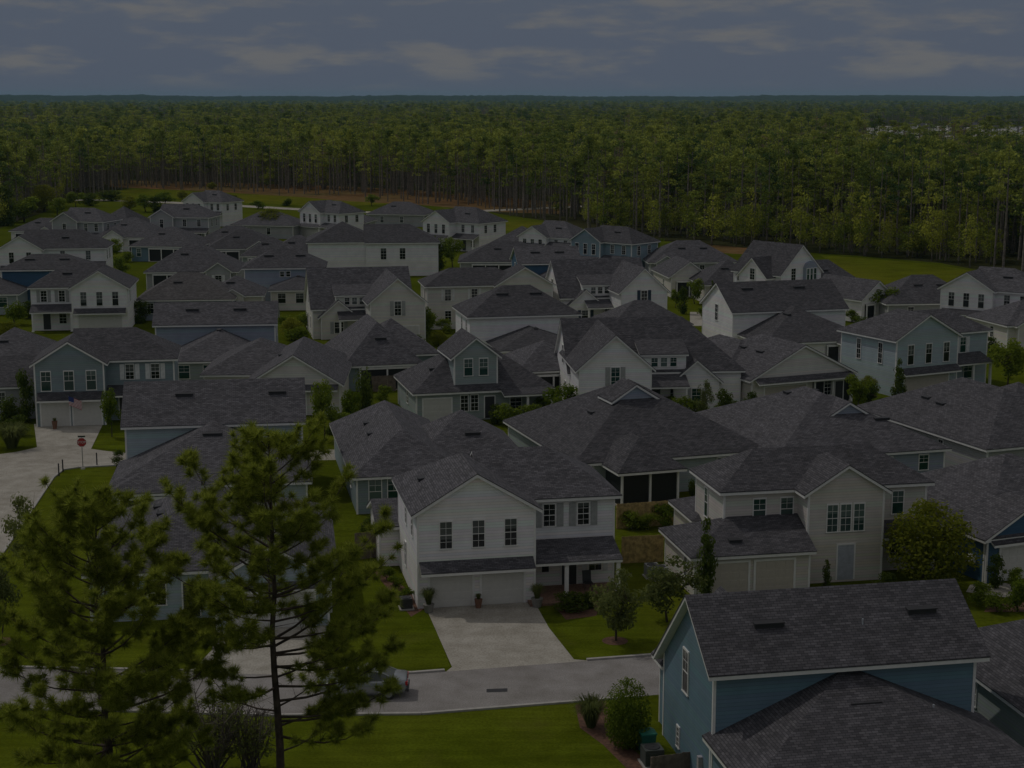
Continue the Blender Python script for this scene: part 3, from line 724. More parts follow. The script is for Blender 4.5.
bungalow('far bungalow with low grey roof right of the small white house, near the meadow', (232, 225, 2.9), -10, GREY, 14, 10, .5, nv=2)
two_storey('grey two-storey house with hipped roofs and arched dormer at the far upper left', (52, 222, 5.6), -14, GREY, 5.5, 5.5, 9, False, setb=.8, nwin=1).fin()
two_storey('far grey two-storey house with hipped roof behind the teal porch bungalow', (150, 218, 5.6), -8, GREY, 5.0, 7.5, 9, False, setb=.8, nwin=1).fin()
bungalow('low bungalow with curved-looking hipped porch roof at the far left edge', (11, 231, 2.9), -10, WHITE, 12, 9, .5, (6.5, 9.8, .8), (1, 6, 3))
bungalow('large-roofed one-storey house stepping down to the right, far upper left', (85, 229, 3.2), -20, GREY, 11, 13, .7, (6, 10.5, .6))
bungalow('dark hipped bungalow tucked behind the slate-blue house', (266, 256, 2.9), 5, CREAM, 11, 10, .6)
bungalow('low bungalow with rounded hipped wing left of the big white house', (318, 258, 2.9), 5, GREY, 10.5, 9, .55, nv=0)
bungalow('far grey bungalow between the pale road and big white house', (368, 214, 2.9), -12, GREY, 14, 10, .5)
bungalow('grey-roofed wing bungalow behind the big round bush', (318, 222, 2.9), -10, GREY, 11, 9, .5, nv=0)
bungalow('low hip-roofed bungalow with wide double ridge in front of the twin-gable house', (460, 262, 2.9), 0, GREY, 16, 11, .5, None, (2, 9, 4), nv=2)
bungalow('far bungalow behind the small white gable, near the pale path', (492, 243, 2.9), -14, CREAM, 9.5, 10, .55, nv=0)
two_storey('small white gable house with long grey roof, left of the steel-blue house', (519, 236, 4.4), -34, WHITE, 6.2, 5, 10, False, setb=1.2, ze=4.4, garage=False).fin()
back_house('dark navy walled house showing one blue strip under its roof, at the centre', (519, 264, 5.8), 8, NAVY, 9.4, 8, 5.8, 'gg', .5, 5, (1, 8)).fin()
bungalow('white bungalow with columned gable entry by the small green lawn, right of the middle', (671, 277, 3.2), 8, CREAM, 6.0, 12, .72, None, (.8, 5, 3), ze=3.2, ends='gh', axis='y', win=(), nv=0)
bungalow('long grey-roofed bungalow adjoining the columned gable entry', (705, 284, 3.0), 8, CREAM, 9.5, 10, .6, None, (1, 5, 3))
bungalow('low bungalow with flat grey ridge behind the navy-shuttered cottage', (650, 262, 3.0), 4, GREY, 15, 11, .55, (1, 4.5, .8), nv=2)
bungalow('dark blue walled bungalow with stepped gable roof beside the meadow', (806, 289, 3.0), 14, TEAL, 10, 9, .8, None, None, SHING, ends='gh', win=(.2,))
bungalow('white gabled bungalow end behind the leafy tree, right of the blue stepped roof', (862, 300, 3.2), 34, WHITE, 6.2, 10, .72, None, (.6, 2.4, 2), ze=3.2, ends='gg', axis='y', win=(.6,), nv=0)
bungalow('wide grey-roofed bungalow with two vents below the meadow at right', (888, 303, 3.0), 6, GREY, 13, 10, .62, nv=2)
bungalow('small grey roofed house glimpsed behind the central green-paned cottage', (613, 326, 3.0), 14, GREY, 10, 8, .6, nv=0)
bungalow('cream porch house with white columns at the right edge', (1008, 325, 3.0), 14, CREAM, 12, 9, .5, (1, 5, .8), (5.6, 11, 3))
bungalow('grey-walled bungalow at far left edge, next to the street shrubs', (-40, 366, 3.0), 8, GREY, 9.5, 12, .5)
bungalow('light-roofed bungalow between the two screened porches at the centre', (520, 372, 2.9), 14, CREAM, 7.5, 9, .5, None, (1, 6, 3), nv=0)
# ================================================================== GROUND, ROADS
def sheet(name, pts, z, mat, kind='structure'):
    m = MB(); m.poly([(p[0], p[1], z) for p in pts]); o = m.build(name, mat)
    if kind: o['kind'] = kind
    return o
P = lambda *q: [at(x, y) for x, y in q]
m = MB(); S = 11000
m.poly([(-S, -300, 0), (S, -300, 0), (S, 11500, 0), (-S, 11500, 0)]); tag(m.build('ground', GROUND), kind='structure')

EDGE = [(-300, 252), (0, 228), (45, 212), (70, 199), (130, 188), (330, 195), (450, 204), (500, 214), (560, 223), (620, 236), (700, 245), (800, 252), (860, 256), (940, 263), (1040, 281), (1300, 332)]
def edge_y(x):
    for (xa, ya), (xb, yb) in zip(EDGE, EDGE[1:]):
        if xa <= x <= xb: return ya + (yb - ya) * (x - xa) / (xb - xa)
    return EDGE[0][1] if x < 0 else EDGE[-1][1]
ed = P(*EDGE)
sheet('forest_floor', ed + [(6500, 11000), (-6500, 11000)], .004, FLOOR)
sheet('bare_soil', P((110, 187), (200, 191), (300, 197), (345, 201), (420, 205), (500, 212), (560, 214), (575, 204), (450, 192), (330, 186), (200, 182), (110, 180)), .012, SOIL)
sheet('meadow', P((60, 205), (100, 194), (130, 189), (240, 192), (330, 197), (400, 203), (335, 207), (230, 202), (150, 198)), .008, FIELD)
sheet('meadow', P((820, 255), (862, 258), (940, 265), (1000, 276), (940, 292), (880, 290), (850, 276)), .008, FIELD)
sheet('meadow', P((440, 207), (500, 217), (560, 226), (640, 242), (660, 252), (560, 240), (480, 226)), .008, FIELD)
sheet('bare_soil', P((690, 243), (760, 249), (770, 256), (690, 251)), .012, SOIL)
sheet('sand_clearing', P((870, 126), (1090, 126), (1110, 139), (850, 139)), .012, SAND)

def road(name, ctr, width, z, mat, side=0):
    """strip along a polyline; side=+1 puts the polyline on the far edge"""
    pts = [Vector((p[0], p[1], 0)) for p in ctr]; Lp, Rp = [], []
    for k, p in enumerate(pts):
        t = (pts[min(k + 1, len(pts) - 1)] - pts[max(k - 1, 0)]).normalized(); n = Vector((-t.y, t.x, 0))
        if side: Lp.append(p); Rp.append(p - n * width)
        else: Lp.append(p + n * width / 2); Rp.append(p - n * width / 2)
    m = MB()
    for k in range(len(pts) - 1):
        m.poly([(Rp[k].x, Rp[k].y, z), (Rp[k + 1].x, Rp[k + 1].y, z), (Lp[k + 1].x, Lp[k + 1].y, z), (Lp[k].x, Lp[k].y, z)])
    tag(m.build(name, mat), kind='structure'); return Lp, Rp
def kerb(pts, flip=1, w=.2, h=.10):
    m = MB()
    for a, b in zip(pts, pts[1:]):
        a = Vector((a[0], a[1], 0)); b = Vector((b[0], b[1], 0)); t = (b - a).normalized(); n = Vector((-t.y, t.x, 0)) * flip
        m.prism([a, b, b + n * w, a + n * w] if flip > 0 else [b, a, a + n * w, b + n * w], (0, 0, h))
    tag(m.build('kerb', CURB), kind='structure')
FAR = P((-250, 664), (-60, 667), (150, 671), (290, 675), (412, 674), (640, 657), (1200, 614))
Lp, Rp = road('street', FAR, 5.7, .006, ASPHALT, 1)
def between(pts, xa, xb):
    """piece of a polyline between two photograph columns on the ground"""
    out = []
    def col(p): return 512 + FPX * p[0] / (p[1] * CP + CAMH * SP)
    for a, b in zip(pts, pts[1:]):
        ca, cb = col(a), col(b)
        lo, hi = max(xa, ca), min(xb, cb)
        if lo < hi:
            for c in (lo, hi):
                f = (c - ca) / (cb - ca); q = a.lerp(b, f)
                if not out or (q - out[-1]).length > .05: out.append(q)
    return out
for xa, xb in ((-240, 205), (334, 444), (586, 1190)): kerb(between(Lp, xa, xb), 1)
kerb(between(Rp, -200, 640), -1)
sheet('street', P((-200, 640), (-60, 592), (0, 555), (28, 514), (52, 478), (62, 470), (78, 467.5), (125, 465), (200, 463), (420, 458), (420, 448), (200, 452), (128, 453), (106, 451), (92, 449), (38, 447), (16, 452), (-60, 462), (-400, 480)), .006, CONCRETE)
kerb(P((-60, 592), (0, 555), (28, 514), (52, 478), (62, 470), (78, 467.5), (125, 465)), -1)
sheet('driveway', P((34, 424), (104, 422), (91, 449.2), (37, 447.2)), .010, CONCRETE)
fp = at(418, 612); ux = Vector((math.cos(R(11)), math.sin(R(11)), 0)); uy = Vector((-ux.y, ux.x, 0))
HM = lambda x, y: H_MAIN.p + ux * x + uy * y
q0 = HM(.5, 0); q1 = HM(6.9, 0)
sheet('driveway', [q0, at(452, 667), at(446, 671.8), at(590, 660.8), at(574, 659.5), at(549, 628), q1 + ux * .3 - uy * 1.2, q1], .010, CONCRETE)
m = MB(); m.box(6.8, 9.6, -.9, .1, .0, .14); o = m.build('entry_step', BRICK); o.location = (H_MAIN.p.x, H_MAIN.p.y, 0); o.rotation_euler = (0, 0, R(11)); tag(o, kind='structure')
sheet('driveway', P((222, 590), (212, 650), (190, 673), (342, 676), (328, 655), (324, 590)), .010, CONCRETE)
sheet('driveway', P((1001, 583), (970, 585), (966, 592), (1000, 597), (1060, 600), (1090, 586)), .010, CONCRETE)
sheet('driveway', P((690, 312), (704, 312), (716, 326), (690, 326)), .010, CONCRETE)
road('far_road', P((-80, 203), (90, 200), (160, 202), (240, 206), (330, 211), (420, 214), (480, 211), (570, 207), (640, 204)), 6, .016, CONCRETE)
def lawn(pts, z=.008): sheet('lawn', P(*pts), z, GRASS)
lawn([(385, 560), (415, 610), (432, 616), (450, 667), (332, 673), (328, 655), (330, 620), (345, 560)])
lawn([(552, 622), (640, 560), (690, 556), (720, 590), (700, 640), (640, 656), (580, 659)])
lawn([(-40, 700), (640, 700), (700, 780), (700, 900), (-400, 900), (-200, 700)], .004)
lawn([(620, 520), (668, 520), (668, 530), (620, 533)])
lawn([(1, 556), (30, 514), (54, 479), (64, 471), (118, 467), (126, 500), (150, 560), (230, 600), (222, 628), (188, 672), (0, 667), (-60, 664), (-60, 594)])
lawn([(92, 447), (108, 449), (127, 450), (126, 436), (100, 436)])
m = MB()
for ring in (P((372, 570), (384, 568), (426, 608), (411, 617)), P((556, 608), (604, 600), (596, 616), (566, 620)), P((575, 705), (606, 700), (612, 734), (660, 770), (630, 772), (603, 745), (580, 728)), P((988, 606), (1030, 600), (1030, 612), (984, 612))):
    m.poly([(p.x, p.y, .014) for p in ring])
for (px, py, r) in ((615, 641, .75), (27, 573, .6), (0, 642, .8)):
    c = at(px, py); m.poly([(c.x + r * math.cos(a * .42), c.y + r * math.sin(a * .42), .015) for a in range(15)])
tag(m.build('mulch_bed', MULCH), kind='structure')
c = at(497, 690.5); m = MB(); m.poly([(c.x - .55, c.y - .3, .011), (c.x + .55, c.y - .2, .011), (c.x + .55, c.y + .3, .011), (c.x - .55, c.y + .2, .011)]); o = m.build('drain_grate', VENT)
tag(o, 'dark drain grate set in the street below the long driveway', 'drain')

# ================================================================== FENCES
def fence(label, pts, h, mat, rails=True):
    pts = [Vector((p[0], p[1], 0)) for p in pts]
    root = empty('wooden_fence', pts[0]); tag(root, label, 'fence')
    b = MB(); r_ = MB(); rng = random.Random(len(label))
    for a, c in zip(pts, pts[1:]):
        d = c - a; n = int(d.length / .15); t = d.normalized(); nn = Vector((-t.y, t.x, 0))
        for k in range(n):
            q = a + t * (k * .15) - pts[0]; hh = h + rng.uniform(-.02, .02); off = nn * rng.uniform(-.006, .006)
            q = q + off
            b.prism([q, q + t * .138, q + t * .138 + nn * .025, q + nn * .025], (0, 0, hh))
        for z in (.35, h - .35):
            q = a - pts[0] + nn * .04; r_.prism([q + Vector((0, 0, z)), q + d + Vector((0, 0, z)), q + d + nn * .05 + Vector((0, 0, z)), q + nn * .05 + Vector((0, 0, z))], (0, 0, .09))
        k = 0
        while k <= d.length:
            q = a + t * k - pts[0] + nn * .09; pm = MB(); pm.prism([q, q + t * .1, q + t * .1 + nn * .1, q + nn * .1], (0, 0, h - .05)); pm.build('post', mat, root); k += 2.4
    b.build('boards', mat, root); r_.build('rail', mat, root)
fence('tan wooden privacy fence below the dark screened porch', P((617, 529), (670, 525), (705, 522)), 1.85, WOOD)
fence('short tan wooden fence panel beside the white house wall, nearer than the porch fence', P((622, 563.5), (664, 561.5)), 1.85, WOOD)
fence('weathered brown wooden fence left of the white house side wall', P((356, 560), (372, 558), (384, 556)), 1.85, WOODG)
fence('weathered wooden fence corner at the bottom beside the dark blue house', P((652, 778), (702, 770)), 1.0, WOODG)
fence('grey-brown wooden fence at far left beyond the white gable house', P((-20, 262), (10, 257), (16, 245)), 1.7, WOODG)
fence('wooden fence panel between the grey bungalows below the dark screened porch roof', P((372, 392), (396, 391)), 1.7, WOODG)

# ================================================================== PLANT STOCK
LEAF_OAK = mat_leaf('leaf_oak', (.08, .125, .012), (.20, .245, .034), .5)
LEAF_DARK = mat_leaf('leaf_dark', (.045, .075, .014), (.115, .15, .028), .45)
LEAF_LIME = mat_leaf('leaf_lime', (.11, .135, .014), (.26, .265, .036), .5)
LEAF_GREY = mat_leaf('leaf_grey_green', (.09, .115, .035), (.19, .21, .07), .45)
LEAF_PINE = mat_leaf('needle_pine', (.13, .17, .02), (.31, .335, .055), .5, .0)
LEAF_FOREST = mat_leaf('forest_pine_leaf', (.08, .12, .028), (.31, .335, .068), .55, .62)
LEAF_FARF = mat_leaf('forest_broad_leaf', (.10, .145, .026), (.36, .37, .06), .55, .6)
LEAF_FDARK = mat_leaf('forest_dark_leaf', (.04, .075, .026), (.14, .19, .055), .5, .6)
LEAF_FBROWN = mat_leaf('forest_dry_leaf', (.14, .11, .06), (.26, .21, .12), .4, .6)
TWIG = mat_plain('bare_twig', (.12, .10, .085), .9, var=.3)

def quads_crown(name, mat, clumps, n, size, seed, flat=.5):
    """leaf-sized faces spread through overlapping clumps; clumps = [(x, y, z, rx, ry, rz)]"""
    rng = random.Random(seed); m = MB(); vol = [c[3] * c[4] * c[5] for c in clumps]; tot = sum(vol)
    for c, v in zip(clumps, vol):
        for _ in range(max(6, int(n * v / tot))):
            while True:
                d = Vector((rng.gauss(0, 1), rng.gauss(0, 1), rng.gauss(0, 1)))
                if d.length > .01: break
            d.normalize(); rad = rng.random() ** .42
            p = Vector((c[0] + d.x * c[3] * rad, c[1] + d.y * c[4] * rad, c[2] + d.z * c[5] * rad))
            nrm = (d + Vector((rng.gauss(0, .6), rng.gauss(0, .6), rng.gauss(flat, .5)))).normalized()
            a = nrm.orthogonal().normalized(); b = nrm.cross(a); an = rng.uniform(0, 6.28)
            a, b = a * math.cos(an) + b * math.sin(an), b * math.cos(an) - a * math.sin(an)
            s_ = size * rng.uniform(.6, 1.3); e = s_ * rng.uniform(.45, .8)
            m.poly([p - a * s_, p - b * e * .8 + a * .2 * s_, p + a * s_, p + b * e])
    return m.mesh(name, mat)

def blob_clumps(rng, n, rx, rz, zc, r0, cone=0.):
    out = []
    for _ in range(n):
        t = rng.uniform(-1, 1); a = rng.uniform(0, 6.28); w = math.sqrt(max(.05, 1 - t * t)) * (1 - cone * (t + 1) / 2)
        rr = rng.uniform(.45, .95) * w * rx; r = r0 * rng.uniform(.7, 1.25) * (1 - cone * .5 * (t + 1) / 2)
        out.append((math.cos(a) * rr, math.sin(a) * rr, zc + t * rz, r, r, r * .8))
    out.append((0, 0, zc, rx * .45, rx * .45, rz * .6))
    return out

def trunk_mesh(name, h, r, seed, limbs=5, lz=.4, spread=.5, mat=None, lean=.03):
    rng = random.Random(seed); m = MB()
    pts = [Vector((rng.gauss(0, lean) * k, rng.gauss(0, lean) * k, h * k / 5)) for k in range(6)]; pts[0] = Vector((0, 0, -.1))
    m.tube(pts, [r * (1.25 if k == 0 else 1 - .15 * k) for k in range(6)], 7)
    for k in range(limbs):
        z = h * (lz + (1 - lz) * rng.random()); a = rng.uniform(0, 6.28); l = spread * h * rng.uniform(.5, 1)
        f = z / h * 5; i = min(4, int(f)); b = pts[i].lerp(pts[i + 1], f - i); d = Vector((math.cos(a), math.sin(a), rng.uniform(.3, .9)))
        m.tube([b, b + d * l * .5, b + d * l + Vector((0, 0, .1 * l))], [r * .38, r * .25, r * .1], 5)
    return m.mesh(name, mat or BARK, True)

def stock(kind):
    """unit-size plants: crown about 1 wide and 1 tall"""
    if kind in _stock: return _stock[kind]
    base, v = kind.rsplit('_', 1); sd = sum(map(ord, kind)); rng = random.Random(sd)
    if base == 'shrub': c = quads_crown('foliage', LEAF_OAK, blob_clumps(rng, 11, .36, .33, .48, .22), 1500, .040, sd); t = trunk_mesh('stem', .5, .03, sd, 6, .2, .6)
    elif base == 'dark': c = quads_crown('foliage', LEAF_DARK, blob_clumps(rng, 12, .36, .35, .48, .22), 1600, .040, sd); t = trunk_mesh('stem', .5, .03, sd, 6, .2, .6)
    elif base == 'oak': c = quads_crown('crown', LEAF_OAK, blob_clumps(rng, 13, .38, .32, .62, .18), 1800, .034, sd); t = trunk_mesh('trunk', .75, .022, sd, 8, .35, .4)
    elif base == 'sparse': c = quads_crown('crown', LEAF_GREY, blob_clumps(rng, 18, .40, .34, .60, .14), 2400, .026, sd); t = trunk_mesh('trunk', .8, .016, sd, 10, .3, .4)
    elif base == 'lime': c = quads_crown('crown', LEAF_LIME, blob_clumps(rng, 34, .38, .40, .52, .13) + [(0, 0, .5, .40, .40, .40)], 7500, .019, sd); t = trunk_mesh('trunk', .7, .03, sd, 8, .2, .4)
    elif base == 'cone': c = quads_crown('crown', LEAF_DARK, blob_clumps(rng, 20, .42, .46, .52, .17, .85), 1700, .034, sd); t = trunk_mesh('trunk', .9, .025, sd, 3, .3, .1)
    elif base == 'column': c = quads_crown('foliage', LEAF_OAK, blob_clumps(rng, 26, .30, .36, .54, .09)[:-1] + [(0, 0, .46, .42, .42, .47), (0, 0, .3, .40, .40, .30)], 8500, .021, sd); t = trunk_mesh('stem', .6, .03, sd, 4, .3, .2)
    elif base == 'grass':
        m = MB()
        for k in range(700):
            a = rng.uniform(0, 6.28); r_ = rng.random() * .10; l = rng.uniform(.55, 1.); o = rng.uniform(.08, .46); w = .0075
            b = Vector((math.cos(a) * r_, math.sin(a) * r_, 0)); d = Vector((math.cos(a), math.sin(a), 0)); n = Vector((-d.y, d.x, 0)) * w
            c1 = b + d * o * .35 + Vector((0, 0, l * .65)); c2 = b + d * o * .8 + Vector((0, 0, l * .9)); tip = b + d * o * 1.25 + Vector((0, 0, l * .9 - o * .28))
            m.poly([b - n, b + n, c1 + n, c1 - n]); m.poly([c1 - n, c1 + n, c2 + n * .7, c2 - n * .7]); m.poly([c2 - n * .7, c2 + n * .7, tip])
        c = m.mesh('blades', LEAF_GREY); t = None
    elif base == 'bare':
        m = MB()
        for k in range(34):
            a = rng.uniform(0, 6.28); p = Vector((rng.gauss(0, .05), rng.gauss(0, .05), 0)); d = Vector((math.cos(a) * rng.uniform(.2, .7), math.sin(a) * rng.uniform(.2, .7), 1)).normalized()
            pts = [p, p + d * .4, p + d * .75 + Vector((rng.gauss(0, .05), rng.gauss(0, .05), .1))]
            m.tube(pts, [.012, .008, .004], 4)
            for j in range(7):
                f = rng.uniform(.3, 1.); b = pts[0].lerp(pts[2], f); e = Vector((rng.gauss(0, .14), rng.gauss(0, .14), rng.uniform(.05, .25))); m.tube([b, b + e], [.005, .002], 3)
        c = quads_crown('foliage', LEAF_GREY, blob_clumps(rng, 14, .42, .32, .55, .14), 1100, .020, sd); t = m.mesh('twigs', TWIG)
    _stock[kind] = (c, t); return _stock[kind]

def plant(kind, px, py, wpx, hpx, label, cat='shrub', name='shrub', group=None, rz=None):
    p = at(px, py); s_ = FPX / (p.y * CP + CAMH * SP); w = wpx / s_; hh = hpx / s_ / .96
    base, v = kind.rsplit('_', 1)
    r_ = empty(name, p, random.uniform(0, 6.28) if rz is None else rz); r_.scale = (w * 1.28, w * 1.28, hh * 1.12); tag(r_, label, cat, group)
    c, t = stock(kind); link(c.name.split('.')[0], c, r_)
    if t: link(t.name.split('.')[0], t, r_)
    return r_

